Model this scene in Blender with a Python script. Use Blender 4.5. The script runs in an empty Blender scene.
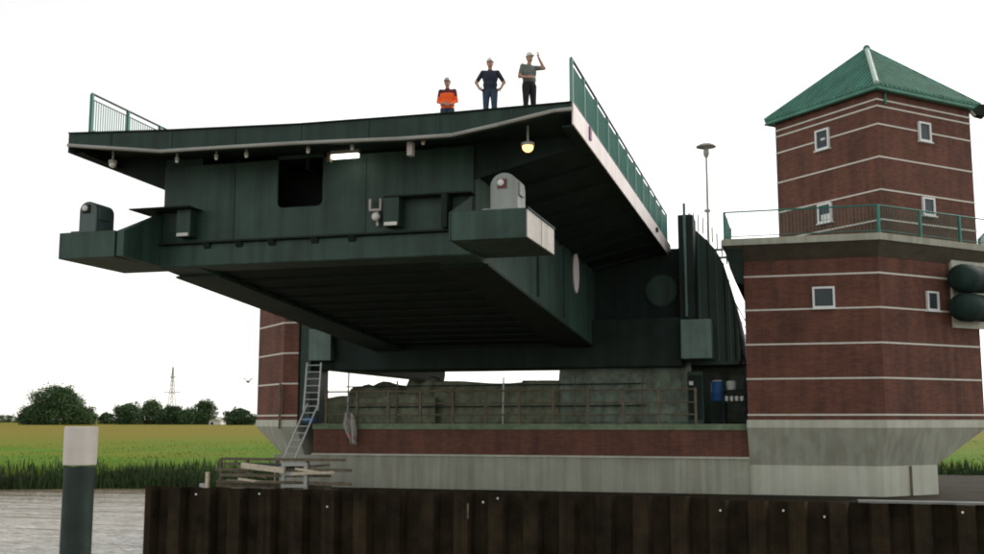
import bpy, bmesh, math, random
from mathutils import Vector, Matrix, noise
R = math.radians
rnd = random.Random(7)
S = bpy.context.scene
C = S.collection

# ------------------------------------------------------------------ camera
EYE = 4.5
cam_d = bpy.data.cameras.new('camera'); cam = bpy.data.objects.new('camera', cam_d); C.objects.link(cam)
cam.location = (0, 0, EYE)
cam.rotation_euler = (R(90) + math.atan2(143, 1080), 0, R(15.8))
cam_d.sensor_width = 36; cam_d.lens = 36 * 1080 / 984
cam_d.clip_start = 0.1; cam_d.clip_end = 6000
S.camera = cam

# ------------------------------------------------------------------ sky, sun, exposure
SUN_EL, SUN_AZ = 34, 38          # azimuth counted from the river axis (+Y) to the right
w = bpy.data.worlds.new('World'); S.world = w; w.use_nodes = True
wn = w.node_tree; wn.nodes.clear()
out = wn.nodes.new('ShaderNodeOutputWorld'); bg = wn.nodes.new('ShaderNodeBackground')
sky = wn.nodes.new('ShaderNodeTexSky'); sky.sky_type = 'NISHITA'; sky.sun_disc = False
sky.sun_elevation = R(SUN_EL); sky.sun_rotation = R(SUN_AZ)
sky.air_density = 1.0; sky.dust_density = 0.6; sky.ozone_density = 1.0
hs = wn.nodes.new('ShaderNodeHueSaturation'); hs.inputs['Saturation'].default_value = 0.12
wn.links.new(sky.outputs[0], hs.inputs['Color'])
warm = wn.nodes.new('ShaderNodeMix'); warm.data_type = 'RGBA'; warm.blend_type = 'MULTIPLY'
warm.inputs['Factor'].default_value = 1.0
warm.inputs[7].default_value = (1.0, 0.98, 0.93, 1)
wn.links.new(hs.outputs[0], warm.inputs[6])
wn.links.new(warm.outputs[2], bg.inputs['Color']); bg.inputs['Strength'].default_value = 0.15
wn.links.new(bg.outputs[0], out.inputs['Surface'])
sd = bpy.data.lights.new('sun', 'SUN'); sd.energy = 1.2; sd.angle = R(20); sd.color = (1, 0.95, 0.87)
sun = bpy.data.objects.new('sun', sd); C.objects.link(sun)
sdir = Vector((math.sin(R(SUN_AZ)) * math.cos(R(SUN_EL)), math.cos(R(SUN_AZ)) * math.cos(R(SUN_EL)), math.sin(R(SUN_EL))))
sun.rotation_euler = sdir.to_track_quat('Z', 'Y').to_euler()
sun.location = (30, 0, 60)
S.view_settings.view_transform = 'Standard'; S.view_settings.look = 'None'
S.view_settings.exposure = 0.75; S.view_settings.gamma = 1; S.view_settings.use_curve_mapping = False
S.render.engine = 'CYCLES'
S.cycles.pixel_filter_type = 'BLACKMAN_HARRIS'; S.cycles.filter_width = 2.0
S.cycles.max_bounces = 8; S.cycles.use_denoising = True

# ------------------------------------------------------------------ materials
M = {}
def mat(name, col, rough=0.6, metal=0.0, var=0.25, scale=1.5, bump=0.0, bscale=20, stretch=(1, 1, 1), emit=0, spec=0.4, col2=None, streak=0.0):
    m = bpy.data.materials.new(name); m.use_nodes = True; M[name] = m
    nt = m.node_tree; n = nt.nodes; b = n['Principled BSDF']
    b.inputs['Roughness'].default_value = rough; b.inputs['Metallic'].default_value = metal
    b.inputs['Specular IOR Level'].default_value = spec
    g = n.new('ShaderNodeNewGeometry')
    mp = n.new('ShaderNodeMapping'); mp.inputs['Scale'].default_value = stretch
    nt.links.new(g.outputs['Position'], mp.inputs[0])
    t = n.new('ShaderNodeTexNoise'); t.inputs['Scale'].default_value = scale; t.inputs['Detail'].default_value = 8; t.inputs['Roughness'].default_value = 0.65
    nt.links.new(mp.outputs[0], t.inputs['Vector'])
    r = n.new('ShaderNodeValToRGB'); e = r.color_ramp.elements
    c2 = col2 if col2 else tuple(c * (1 - var) for c in col)
    c1 = col if col2 else tuple(min(1, c * (1 + var)) for c in col)
    e[0].position = 0.32; e[0].color = (*c2, 1); e[1].position = 0.68; e[1].color = (*c1, 1)
    nt.links.new(t.outputs['Fac'], r.inputs[0])
    col_out = r.outputs[0]
    if streak:
        mp2 = n.new('ShaderNodeMapping'); mp2.inputs['Scale'].default_value = (2.2, 2.2, 0.12)
        nt.links.new(g.outputs['Position'], mp2.inputs[0])
        t2 = n.new('ShaderNodeTexNoise'); t2.inputs['Scale'].default_value = 1.6; t2.inputs['Detail'].default_value = 6
        nt.links.new(mp2.outputs[0], t2.inputs['Vector'])
        r2 = n.new('ShaderNodeValToRGB'); r2.color_ramp.elements[0].position = 0.38; r2.color_ramp.elements[1].position = 0.6
        k = 1 - streak
        r2.color_ramp.elements[0].color = (k, k * 0.98, k * 0.94, 1); r2.color_ramp.elements[1].color = (1, 1, 1, 1)
        nt.links.new(t2.outputs['Fac'], r2.inputs[0])
        mx = n.new('ShaderNodeMix'); mx.data_type = 'RGBA'; mx.blend_type = 'MULTIPLY'; mx.inputs['Factor'].default_value = 1
        nt.links.new(col_out, mx.inputs[6]); nt.links.new(r2.outputs[0], mx.inputs[7]); col_out = mx.outputs[2]
    nt.links.new(col_out, b.inputs['Base Color'])
    if bump:
        t3 = n.new('ShaderNodeTexNoise'); t3.inputs['Scale'].default_value = bscale; t3.inputs['Detail'].default_value = 5
        nt.links.new(mp.outputs[0], t3.inputs['Vector'])
        bp = n.new('ShaderNodeBump'); bp.inputs['Strength'].default_value = bump; bp.inputs['Distance'].default_value = 0.05
        nt.links.new(t3.outputs['Fac'], bp.inputs['Height']); nt.links.new(bp.outputs[0], b.inputs['Normal'])
    if emit:
        b.inputs['Emission Color'].default_value = (*col, 1); b.inputs['Emission Strength'].default_value = emit
    return m

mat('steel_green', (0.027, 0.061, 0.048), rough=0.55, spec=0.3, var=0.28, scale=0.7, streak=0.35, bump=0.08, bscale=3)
mat('steel_dark', (0.011, 0.022, 0.018), rough=0.7, spec=0.2, var=0.3, scale=1.2, streak=0.2)  # near-black copy of the green, underside shade in its colour; also dark fittings
mat('steel_mid', (0.021, 0.045, 0.037), rough=0.6, spec=0.25, var=0.25, scale=0.8, streak=0.3, bump=0.08, bscale=3)
mat('asphalt', (0.05, 0.05, 0.05), rough=0.9)
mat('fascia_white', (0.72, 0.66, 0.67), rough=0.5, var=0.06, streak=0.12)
mat('zinc_plate', (0.42, 0.40, 0.38), rough=0.6, var=0.12, scale=3, streak=0.2)
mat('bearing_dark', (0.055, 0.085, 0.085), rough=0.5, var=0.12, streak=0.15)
mat('trunnion_green', (0.09, 0.15, 0.13), rough=0.5, var=0.15, streak=0.2)
mat('bearing_grey', (0.25, 0.28, 0.27), rough=0.5, var=0.12, streak=0.15)
mat('pipe_grey', (0.30, 0.31, 0.29), rough=0.4, var=0.1)
mat('rail_green', (0.02, 0.15, 0.115), rough=0.45, var=0.12)
mat('rail_green_light', (0.12, 0.26, 0.22), rough=0.45, var=0.1)
mat('rail_dark', (0.03, 0.06, 0.055), rough=0.5)
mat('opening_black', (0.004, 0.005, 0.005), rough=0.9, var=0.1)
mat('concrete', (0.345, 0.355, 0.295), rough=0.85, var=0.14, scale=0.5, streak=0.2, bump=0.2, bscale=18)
mat('concrete_light', (0.49, 0.50, 0.43), rough=0.85, var=0.1, scale=0.6, streak=0.12, bump=0.2, bscale=18)
mat('band_stone', (0.62, 0.60, 0.54), rough=0.8, var=0.1, scale=4)
mat('window_white', (0.72, 0.74, 0.74), rough=0.4, var=0.04)
mat('roof_green', (0.095, 0.25, 0.195), rough=0.6, spec=0.25, var=0.18, scale=1.3, streak=0.15)
mat('hip_metal', (0.38, 0.50, 0.45), rough=0.4, var=0.08)
mat('pile_rust', (0.048, 0.036, 0.021), rough=0.95, spec=0.1, var=0.5, scale=0.9, streak=0.22, bump=0.3, bscale=12, col2=(0.014, 0.011, 0.008))
mat('pile_cap', (0.16, 0.17, 0.16), rough=0.8)
mat('bolt_white', (0.7, 0.7, 0.68), rough=0.6)
mat('dolphin_green', (0.016, 0.034, 0.028), rough=0.7, var=0.4, scale=2, streak=0.3)
mat('dolphin_white', (0.58, 0.55, 0.53), rough=0.6, var=0.08, scale=3, streak=0.1)
mat('aluminium', (0.42, 0.44, 0.43), rough=0.45, metal=0.3, var=0.1)
mat('timber', (0.14, 0.115, 0.08), rough=0.85, var=0.35, scale=6)
mat('timber_pale', (0.60, 0.52, 0.40), rough=0.85, var=0.2, scale=6)
mat('timber_white', (0.40, 0.41, 0.39), rough=0.8, var=0.15, scale=5)
mat('soffit_shade', (0.085, 0.075, 0.055), rough=0.9)  # dark brown, underside shade put into the soffit colour
mat('tarp_green', (0.20, 0.25, 0.165), rough=0.75, var=0.45, scale=2.6, col2=(0.10, 0.085, 0.062))
mat('tarp_grey', (0.19, 0.26, 0.20), rough=0.6, scale=2.2, col2=(0.085, 0.09, 0.068))
mat('cloth_white', (0.32, 0.31, 0.28), rough=0.9, var=0.25, scale=5)
mat('cloth_red', (0.35, 0.06, 0.07), rough=0.9)
mat('plastic_blue', (0.03, 0.12, 0.34), rough=0.5)
mat('plastic_white', (0.65, 0.65, 0.62), rough=0.5)
mat('slab_green', (0.15, 0.20, 0.12), rough=0.9, var=0.3, scale=2)
mat('dark_plastic', (0.016, 0.036, 0.031), rough=0.75, spec=0.2, streak=0.3, var=0.15)
mat('gull_grey', (0.12, 0.12, 0.12), rough=0.8)
mat('pylon_grey', (0.30, 0.30, 0.30), rough=0.7)
mat('lamp_lit', (1.0, 0.97, 0.88), emit=3.0, var=0)
mat('lamp_warm', (1.0, 0.62, 0.22), emit=1.3, var=0)
mat('lamp_glass', (0.6, 0.58, 0.52), rough=0.2)
mat('reflector_red', (0.10, 0.012, 0.012), rough=0.4)
mat('mark_purple', (0.16, 0.07, 0.16), rough=0.6)
mat('house_wall', (0.6, 0.58, 0.55)); mat('house_roof', (0.30, 0.12, 0.09))
mat('trunk', (0.07, 0.055, 0.04), rough=0.9)
for i, c in enumerate([(0.045, 0.092, 0.028), (0.06, 0.105, 0.032), (0.036, 0.078, 0.032)]):
    m = mat('leaf%d' % i, c, rough=0.7, var=0.35, scale=0.35)
mat('reed', (0.040, 0.080, 0.020), rough=0.8, col2=(0.030, 0.045, 0.015), scale=0.5)
mat('grass_blade', (0.098, 0.165, 0.012), rough=0.8, var=0.5, scale=0.4)
# people
mat('skin', (0.42, 0.24, 0.17), rough=0.6, var=0.05)
mat('hair', (0.05, 0.035, 0.025), rough=0.8)
mat('orange_vest', (0.95, 0.13, 0.02), rough=0.8, var=0.08, scale=8)
mat('maroon', (0.10, 0.02, 0.03), rough=0.9)
mat('navy', (0.020, 0.026, 0.045), rough=0.9, var=0.2, scale=8)
mat('denim', (0.035, 0.06, 0.10), rough=0.9, var=0.25, scale=8)
mat('grey_shirt', (0.13, 0.15, 0.14), rough=0.9, var=0.2, scale=8)
mat('black_trousers', (0.016, 0.016, 0.025), rough=0.9)
mat('helmet_white', (0.70, 0.70, 0.66), rough=0.35, var=0.04)
mat('helmet_green', (0.42, 0.46, 0.36), rough=0.35, var=0.04)
mat('reflective', (0.6, 0.6, 0.5), rough=0.4)
mat('camera_black', (0.02, 0.02, 0.02), rough=0.4)

def glass_mat():
    m = mat('pane', (0.035, 0.05, 0.055), rough=0.25, var=0.1, spec=0.2)
glass_mat()

def brick_mat():
    m = bpy.data.materials.new('brick'); m.use_nodes = True; M['brick'] = m
    nt = m.node_tree; n = nt.nodes; b = n['Principled BSDF']; b.inputs['Roughness'].default_value = 0.85
    b.inputs['Specular IOR Level'].default_value = 0.25
    g = n.new('ShaderNodeNewGeometry')
    # along-wall coordinate: x + y works for frontal and both diagonal walls
    sep = n.new('ShaderNodeSeparateXYZ'); nt.links.new(g.outputs['Position'], sep.inputs[0])
    sn = n.new('ShaderNodeSeparateXYZ'); nt.links.new(g.outputs['True Normal'], sn.inputs[0])
    m1 = n.new('ShaderNodeMath'); m1.operation = 'MULTIPLY'; nt.links.new(sep.outputs[0], m1.inputs[0]); nt.links.new(sn.outputs[1], m1.inputs[1])
    m2 = n.new('ShaderNodeMath'); m2.operation = 'MULTIPLY'; nt.links.new(sep.outputs[1], m2.inputs[0]); nt.links.new(sn.outputs[0], m2.inputs[1])
    m3 = n.new('ShaderNodeMath'); m3.operation = 'SUBTRACT'; nt.links.new(m2.outputs[0], m3.inputs[0]); nt.links.new(m1.outputs[0], m3.inputs[1])
    cb = n.new('ShaderNodeCombineXYZ'); nt.links.new(m3.outputs[0], cb.inputs[0]); nt.links.new(sep.outputs[2], cb.inputs[1])
    t = n.new('ShaderNodeTexBrick'); nt.links.new(cb.outputs[0], t.inputs['Vector'])
    t.inputs['Scale'].default_value = 1.0; t.inputs['Brick Width'].default_value = 0.25; t.inputs['Row Height'].default_value = 0.0833
    t.inputs['Mortar Size'].default_value = 0.007
    t.inputs['Color1'].default_value = (0.172, 0.073, 0.051, 1); t.inputs['Color2'].default_value = (0.122, 0.052, 0.038, 1)
    t.inputs['Mortar'].default_value = (0.13, 0.085, 0.07, 1)
    nz = n.new('ShaderNodeTexNoise'); nz.inputs['Scale'].default_value = 0.8; nz.inputs['Detail'].default_value = 6
    nt.links.new(g.outputs['Position'], nz.inputs['Vector'])
    r = n.new('ShaderNodeValToRGB'); r.color_ramp.elements[0].position = .3; r.color_ramp.elements[1].position = .7
    r.color_ramp.elements[0].color = (.78, .78, .78, 1); r.color_ramp.elements[1].color = (1.12, 1.08, 1.05, 1)
    nt.links.new(nz.outputs['Fac'], r.inputs[0])
    mx = n.new('ShaderNodeMix'); mx.data_type = 'RGBA'; mx.blend_type = 'MULTIPLY'; mx.inputs['Factor'].default_value = 1
    nt.links.new(t.outputs['Color'], mx.inputs[6]); nt.links.new(r.outputs[0], mx.inputs[7])
    mp2 = n.new('ShaderNodeMapping'); mp2.inputs['Scale'].default_value = (2.0, 2.0, 0.22); nt.links.new(g.outputs['Position'], mp2.inputs[0])
    t2 = n.new('ShaderNodeTexNoise'); t2.inputs['Scale'].default_value = 1.3; t2.inputs['Detail'].default_value = 7; nt.links.new(mp2.outputs[0], t2.inputs['Vector'])
    r2 = n.new('ShaderNodeValToRGB'); r2.color_ramp.elements[0].position = .36; r2.color_ramp.elements[1].position = .62
    r2.color_ramp.elements[0].color = (.76, .78, .80, 1); r2.color_ramp.elements[1].color = (1.06, 1.03, 1.0, 1); nt.links.new(t2.outputs['Fac'], r2.inputs[0])
    mx2 = n.new('ShaderNodeMix'); mx2.data_type = 'RGBA'; mx2.blend_type = 'MULTIPLY'; mx2.inputs['Factor'].default_value = 1
    nt.links.new(mx.outputs[2], mx2.inputs[6]); nt.links.new(r2.outputs[0], mx2.inputs[7])
    nt.links.new(mx2.outputs[2], b.inputs['Base Color'])
    bp = n.new('ShaderNodeBump'); bp.inputs['Strength'].default_value = 0.5; bp.inputs['Distance'].default_value = 0.01; bp.invert = True
    nt.links.new(t.outputs['Fac'], bp.inputs['Height']); nt.links.new(bp.outputs[0], b.inputs['Normal'])
brick_mat()

def water_mat():
    m = bpy.data.materials.new('water'); m.use_nodes = True; M['water'] = m
    nt = m.node_tree; n = nt.nodes; b = n['Principled BSDF']
    b.inputs['Base Color'].default_value = (0.22, 0.175, 0.12, 1); b.inputs['Roughness'].default_value = 0.12
    b.inputs['IOR'].default_value = 1.33; b.inputs['Specular IOR Level'].default_value = 0.8
    g = n.new('ShaderNodeNewGeometry')
    mp = n.new('ShaderNodeMapping'); mp.inputs['Rotation'].default_value = (0, 0, R(-15)); mp.inputs['Scale'].default_value = (0.16, 1.0, 1)
    nt.links.new(g.outputs['Position'], mp.inputs[0])
    t = n.new('ShaderNodeTexNoise'); t.inputs['Scale'].default_value = 0.42; t.inputs['Detail'].default_value = 5; t.inputs['Roughness'].default_value = 0.62
    nt.links.new(mp.outputs[0], t.inputs['Vector'])
    bp = n.new('ShaderNodeBump'); bp.inputs['Strength'].default_value = 1.0; bp.inputs['Distance'].default_value = 0.55
    nt.links.new(t.outputs['Fac'], bp.inputs['Height']); nt.links.new(bp.outputs[0], b.inputs['Normal'])
water_mat()

def meadow_mat():
    m = bpy.data.materials.new('meadow'); m.use_nodes = True; M['meadow'] = m
    nt = m.node_tree; n = nt.nodes; b = n['Principled BSDF']; b.inputs['Roughness'].default_value = 0.95
    b.inputs['Specular IOR Level'].default_value = 0.1
    g = n.new('ShaderNodeNewGeometry'); sep = n.new('ShaderNodeSeparateXYZ'); nt.links.new(g.outputs['Position'], sep.inputs[0])
    # seeding grass and dock turn the meadow browner away from the bank: distance from the bank line
    k = n.new('ShaderNodeMath'); k.operation = 'MULTIPLY_ADD'; k.inputs[1].default_value = -0.283
    nt.links.new(sep.outputs[0], k.inputs[0]); nt.links.new(sep.outputs[1], k.inputs[2])
    mr = n.new('ShaderNodeMapRange'); mr.inputs[1].default_value = 90; mr.inputs[2].default_value = 230
    nt.links.new(k.outputs[0], mr.inputs[0])
    mp = n.new('ShaderNodeMapping'); mp.inputs['Rotation'].default_value = (0, 0, R(-15.8)); mp.inputs['Scale'].default_value = (0.35, 1, 1)
    nt.links.new(g.outputs['Position'], mp.inputs[0])
    nz = n.new('ShaderNodeTexNoise'); nz.inputs['Scale'].default_value = 0.09; nz.inputs['Detail'].default_value = 10; nz.inputs['Roughness'].default_value = 0.7
    nt.links.new(mp.outputs[0], nz.inputs['Vector'])
    ad = n.new('ShaderNodeMath'); ad.operation = 'MULTIPLY_ADD'; ad.inputs[1].default_value = 2.4; ad.inputs[2].default_value = -1.2
    nt.links.new(nz.outputs['Fac'], ad.inputs[0])
    a2 = n.new('ShaderNodeMath'); a2.operation = 'ADD'; nt.links.new(ad.outputs[0], a2.inputs[0]); nt.links.new(mr.outputs[0], a2.inputs[1])
    r = n.new('ShaderNodeValToRGB'); e = r.color_ramp.elements
    e[0].position = 0.0; e[0].color = (0.090, 0.170, 0.010, 1); e[1].position = 0.85; e[1].color = (0.180, 0.150, 0.016, 1)
    x = e.new(0.35); x.color = (0.140, 0.165, 0.012, 1)
    nt.links.new(a2.outputs[0], r.inputs[0]); nt.links.new(r.outputs[0], b.inputs['Base Color'])
    n2 = n.new('ShaderNodeTexNoise'); n2.inputs['Scale'].default_value = 1.5; n2.inputs['Detail'].default_value = 6
    nt.links.new(mp.outputs[0], n2.inputs['Vector'])
    bp = n.new('ShaderNodeBump'); bp.inputs['Strength'].default_value = 0.7; bp.inputs['Distance'].default_value = 0.3
    nt.links.new(n2.outputs['Fac'], bp.inputs['Height']); nt.links.new(bp.outputs[0], b.inputs['Normal'])
meadow_mat()

# ------------------------------------------------------------------ mesh helpers
OFF = {}
class MB:
    def __init__(s): s.v = []; s.f = []
    def add(s, vs, fs):
        k = len(s.v); s.v += [tuple(p) for p in vs]; s.f += [tuple(i + k for i in f) for f in fs]; return s
    def box(s, x0, x1, y0, y1, z0, z1):
        return s.add([(x0,y0,z0),(x1,y0,z0),(x1,y1,z0),(x0,y1,z0),(x0,y0,z1),(x1,y0,z1),(x1,y1,z1),(x0,y1,z1)],
                     [(0,3,2,1),(4,5,6,7),(0,1,5,4),(1,2,6,5),(2,3,7,6),(3,0,4,7)])
    def loft(s, a, b):          # two rings of equal count, closed ends
        n = len(a)
        return s.add(list(a) + list(b), [tuple(range(n))[::-1], tuple(range(n, 2*n))] + [(i, (i+1) % n, n + (i+1) % n, n + i) for i in range(n)])
    def prism(s, poly, axis, lo, hi):   # poly in the two other axes
        def P(p, t):
            return {0: (t, p[0], p[1]), 1: (p[0], t, p[1]), 2: (p[0], p[1], t)}[axis]
        return s.loft([P(p, lo) for p in poly], [P(p, hi) for p in poly])
    def tube(s, p0, p1, r0, r1=None, n=8):
        p0, p1 = Vector(p0), Vector(p1); r1 = r0 if r1 is None else r1
        d = (p1 - p0)
        if d.length < 1e-6: return s
        q = d.to_track_quat('Z', 'Y')
        ring = [Vector((math.cos(2*math.pi*i/n), math.sin(2*math.pi*i/n), 0)) for i in range(n)]
        return s.loft([p0 + q @ (c * r0) for c in ring], [p1 + q @ (c * r1) for c in ring])
    def lathe(s, c, prof, n=20, axis='Z'):   # prof [(r,h)] closed by end discs
        c = Vector(c); q = {'Z': Matrix.Identity(3), 'X': Matrix.Rotation(R(90), 3, 'Y'), 'Y': Matrix.Rotation(R(90), 3, 'X')}[axis]
        k = len(prof); vs = []
        for r, h in prof:
            for i in range(n):
                a = 2*math.pi*i/n; vs.append(c + q @ Vector((r*math.cos(a), r*math.sin(a), h)))
        fs = [(j*n+i, j*n+(i+1)%n, (j+1)*n+(i+1)%n, (j+1)*n+i) for j in range(k-1) for i in range(n)]
        fs += [tuple(range(n))[::-1], tuple((k-1)*n+i for i in range(n))]
        return s.add(vs, fs)
    def ball(s, c, rx, ry, rz, nu=14, nv=9):
        vs = [(c[0], c[1], c[2]-rz)]
        for j in range(1, nv):
            t = math.pi*j/nv - math.pi/2
            for i in range(nu):
                a = 2*math.pi*i/nu
                vs.append((c[0]+rx*math.cos(t)*math.cos(a), c[1]+ry*math.cos(t)*math.sin(a), c[2]+rz*math.sin(t)))
        vs.append((c[0], c[1], c[2]+rz)); L = len(vs)-1
        fs = [(0, 1+(i+1)%nu, 1+i) for i in range(nu)]
        for j in range(nv-2):
            for i in range(nu):
                a = 1+j*nu+i; b = 1+j*nu+(i+1)%nu
                fs.append((a, b, b+nu, a+nu))
        k = 1+(nv-2)*nu
        fs += [(k+i, k+(i+1)%nu, L) for i in range(nu)]
        return s.add(vs, fs)
    def mesh(s, name, m=None, off=(0,0,0), smooth=False, bevel=0):
        me = bpy.data.meshes.new(name)
        me.from_pydata([(p[0]-off[0], p[1]-off[1], p[2]-off[2]) for p in s.v], [], s.f)
        bm = bmesh.new(); bm.from_mesh(me)
        bmesh.ops.recalc_face_normals(bm, faces=bm.faces)
        if bevel: bmesh.ops.bevel(bm, geom=bm.edges, offset=bevel, segments=1, affect='EDGES')
        bm.to_mesh(me); bm.free()
        if m: me.materials.append(M[m])
        if smooth:
            for p in me.polygons: p.use_smooth = True
        return me
    def build(s, name, m, parent=None, smooth=False, bevel=0):
        off = OFF.get(parent, Vector((0,0,0)))
        o = bpy.data.objects.new(name, s.mesh(name, m, off, smooth, bevel)); C.objects.link(o)
        if parent is not None:
            o.parent = parent; OFF[o] = off
        return o
def tag(o, label=None, cat=None, group=None, kind=None):
    for k, v in (('label', label), ('category', cat), ('group', group), ('kind', kind)):
        if v: o[k] = v
    return o
def thing(name, loc, label, cat, group=None):
    o = bpy.data.objects.new(name, None); C.objects.link(o); o.location = loc; OFF[o] = Vector(loc)
    o.empty_display_size = 0.3
    return tag(o, label, cat, group)
def inst(name, me, loc, parent, rot=None, scale=None):
    o = bpy.data.objects.new(name, me); C.objects.link(o)
    o.location = Vector(loc) - (OFF[parent] if parent is not None else Vector((0,0,0)))
    if rot: o.rotation_euler = rot
    if scale: o.scale = scale
    o.parent = parent; OFF[o] = Vector(loc)
    return o
def structure(o): return tag(o, kind='structure')

# ------------------------------------------------------------------ the setting: river, meadow, bank
def bank_y(x): return 72.5 + 0.283 * (x + 43) + 0.8 * math.sin(x * 0.11) + 0.4 * math.sin(x * 0.37 + 1)
structure(MB().add([(-400,-60,-.6),(500,-60,-.6),(500,280,-.6),(-400,280,-.6)], [(0,1,2,3)]).build('river', 'water'))
def terrain():
    m = MB(); xs = [-2600,-1200,-600,-300,-200] + [-150 + i*2 for i in range(126)] + [130,200,400,800,1600,2600]
    prof = [(-1.5,-1.6),(0.0,-.55),(0.5,-.2),(1.4,0.35),(2.6,.8),(4.5,1.1),(9,1.35),(18,1.5),(40,1.7),(90,1.9),(200,2.0),(500,2.2),(1500,2.4),(4000,2.6)]
    for x in xs:
        by = bank_y(max(-300, min(300, x)))
        for d, z in prof:
            m.v.append((x, by + d, z + (0.18 * noise.noise((x*0.3, d*0.4, 0)) if d > 1 and d < 100 else 0)))
    k = len(prof)
    for i in range(len(xs)-1):
        for j in range(k-1):
            m.f.append((i*k+j, (i+1)*k+j, (i+1)*k+j+1, i*k+j+1))
    o = m.build('meadow', 'meadow', smooth=True); structure(o)
terrain()
def blades(name, mname, spots, hmin, hmax, wd, label, cat, lean=0.3):
    m = MB(); r = random.Random(11)
    for x, y, z in spots:
        h = r.uniform(hmin, hmax); a = r.uniform(0, math.pi); dx, dy = math.cos(a)*wd*h, math.sin(a)*wd*h
        lx, ly = r.uniform(-lean, lean)*h, r.uniform(-lean, lean)*h
        m.add([(x-dx,y-dy,z),(x+dx,y+dy,z),(x+dx*.7+lx*.45,y+dy*.7+ly*.45,z+h*.6),(x-dx*.7+lx*.45,y-dy*.7+ly*.45,z+h*.6),(x+lx,y+ly,z+h)],
              [(0,1,2,3),(3,2,4)])
    me = bpy.data.meshes.new(name); me.from_pydata(m.v, [], m.f); me.materials.append(M[mname])
    o = bpy.data.objects.new(name, me); C.objects.link(o); tag(o, label, cat, kind='stuff')
def gz(d): 
    pr = [(-1.5,-1.6),(0,-.55),(.5,-.2),(1.4,.35),(2.6,.8),(4.5,1.1),(9,1.35),(18,1.5),(40,1.7),(90,1.9)]
    for (a,b),(c,e) in zip(pr, pr[1:]):
        if a <= d <= c: return b+(e-b)*(d-a)/(c-a)
    return 1.9
sp = []
for i in range(30000):
    x = rnd.uniform(-72, 44); d = abs(rnd.gauss(0, 1.0)) if rnd.random() < .85 else rnd.uniform(0, 4)
    if d > 3.6: continue
    if noise.noise((x*.22, 3.1, d*.5)) < -.28 and rnd.random() < .8: continue
    sp.append((x, bank_y(x) + d - 0.3, gz(d) - 0.15 - .35*max(0, noise.noise((x*.5, 0, d)))))
blades('bank_reeds', 'reed', sp, 0.45, 1.05, 0.06, 'dark green reeds and rank grass along the river bank', 'reeds')
sp = []
for i in range(42000):
    x = rnd.uniform(-85, 50); d = 2.5 + 60 * rnd.random()**1.7
    sp.append((x, bank_y(x) + d, gz(d) - 0.1))
blades('meadow_grass', 'grass_blade', sp, 0.08, 0.22, 0.2, 'rough yellow green meadow grass behind the bank', 'grass', lean=0.5)

# ------------------------------------------------------------------ the raised bascule leaf
Y0 = 25.0; SL = -0.0145
def topz(x, y):
    pts = [(-19.3,12.40),(-16.3,12.26),(-12.3,12.13),(-8.4,12.10),(-5.06,12.13)]
    for (a,b),(c,e) in zip(pts, pts[1:]):
        if x <= c: return b+(e-b)*(x-a)/(c-a) + SL*(y-Y0)
    return 12.13 + SL*(y-Y0)
XL, XR, YE = -19.3, -5.06, 45.6
leaf = thing('bascule_leaf', (-12.2, 44.5, 6.6), 'raised dark green steel bridge leaf reaching over the river towards the viewer', 'drawbridge')
# deck plate
xs = [XL,-17.8,-16.3,-14.3,-12.3,-10.3,-8.4,-6.7,XR]
m = MB()
ring = lambda y: [(x, y, topz(x,y)) for x in xs] + [(x, y, topz(x,y)-0.24) for x in reversed(xs)]
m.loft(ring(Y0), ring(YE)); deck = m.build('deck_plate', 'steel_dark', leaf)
m = MB(); rr = lambda y: [(x, y, topz(x,y)+0.05) for x in xs[1:-1]] + [(x, y, topz(x,y)+0.004) for x in reversed(xs[1:-1])]
m.loft(rr(Y0+0.25), rr(YE-.1)); m.build('road_surface', 'asphalt', deck)
# front edge girder with its grey sealing pipe
strip = [(-19.3,12.05),(-16.4,11.68),(-12.3,11.62),(-9.5,11.53),(-8.1,11.52),(-6.9,11.70),(-5.5,11.94),(XR,11.95)]
def stz(x):
    for (a,b),(c,e) in zip(strip, strip[1:]):
        if x <= c: return b+(e-b)*(x-a)/(c-a)
    return strip[-1][1]
m = MB(); X = [XL,-17.8,-16.4,-14.3,-12.3,-10.9,-9.5,-8.1,-6.9,-5.5,XR]
fr = lambda y: [(x, y, topz(x,Y0)-0.004) for x in X] + [(x, y, stz(x)) for x in reversed(X)]
m.loft(fr(Y0-0.03), fr(Y0+0.22)); fg = m.build('front_edge_girder', 'steel_mid', leaf)
m = MB()
for a, b in zip(strip, strip[1:]): m.tube((a[0], Y0-0.06, a[1]+0.02), (b[0], Y0-0.06, b[1]+0.02), 0.05, n=8)
m.build('sealing_pipe', 'pipe_grey', fg, smooth=True)
for i in range(7):
    x = XL + 1.35 + i*1.9
    MB().box(x-0.012, x+0.012, Y0-0.055, Y0-0.03, stz(x)+0.08, topz(x,Y0)-0.03).build('stiffener', 'steel_green', fg)
# toe plate on top of the front edge
m = MB(); tk = lambda y: [(x, y, topz(x,Y0)+0.03) for x in X] + [(x, y, topz(x,Y0)+0.003) for x in reversed(X)]
m.loft(tk(Y0-0.09), tk(Y0+0.2)); m.build('comb_plate', 'steel_dark', fg)
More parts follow.
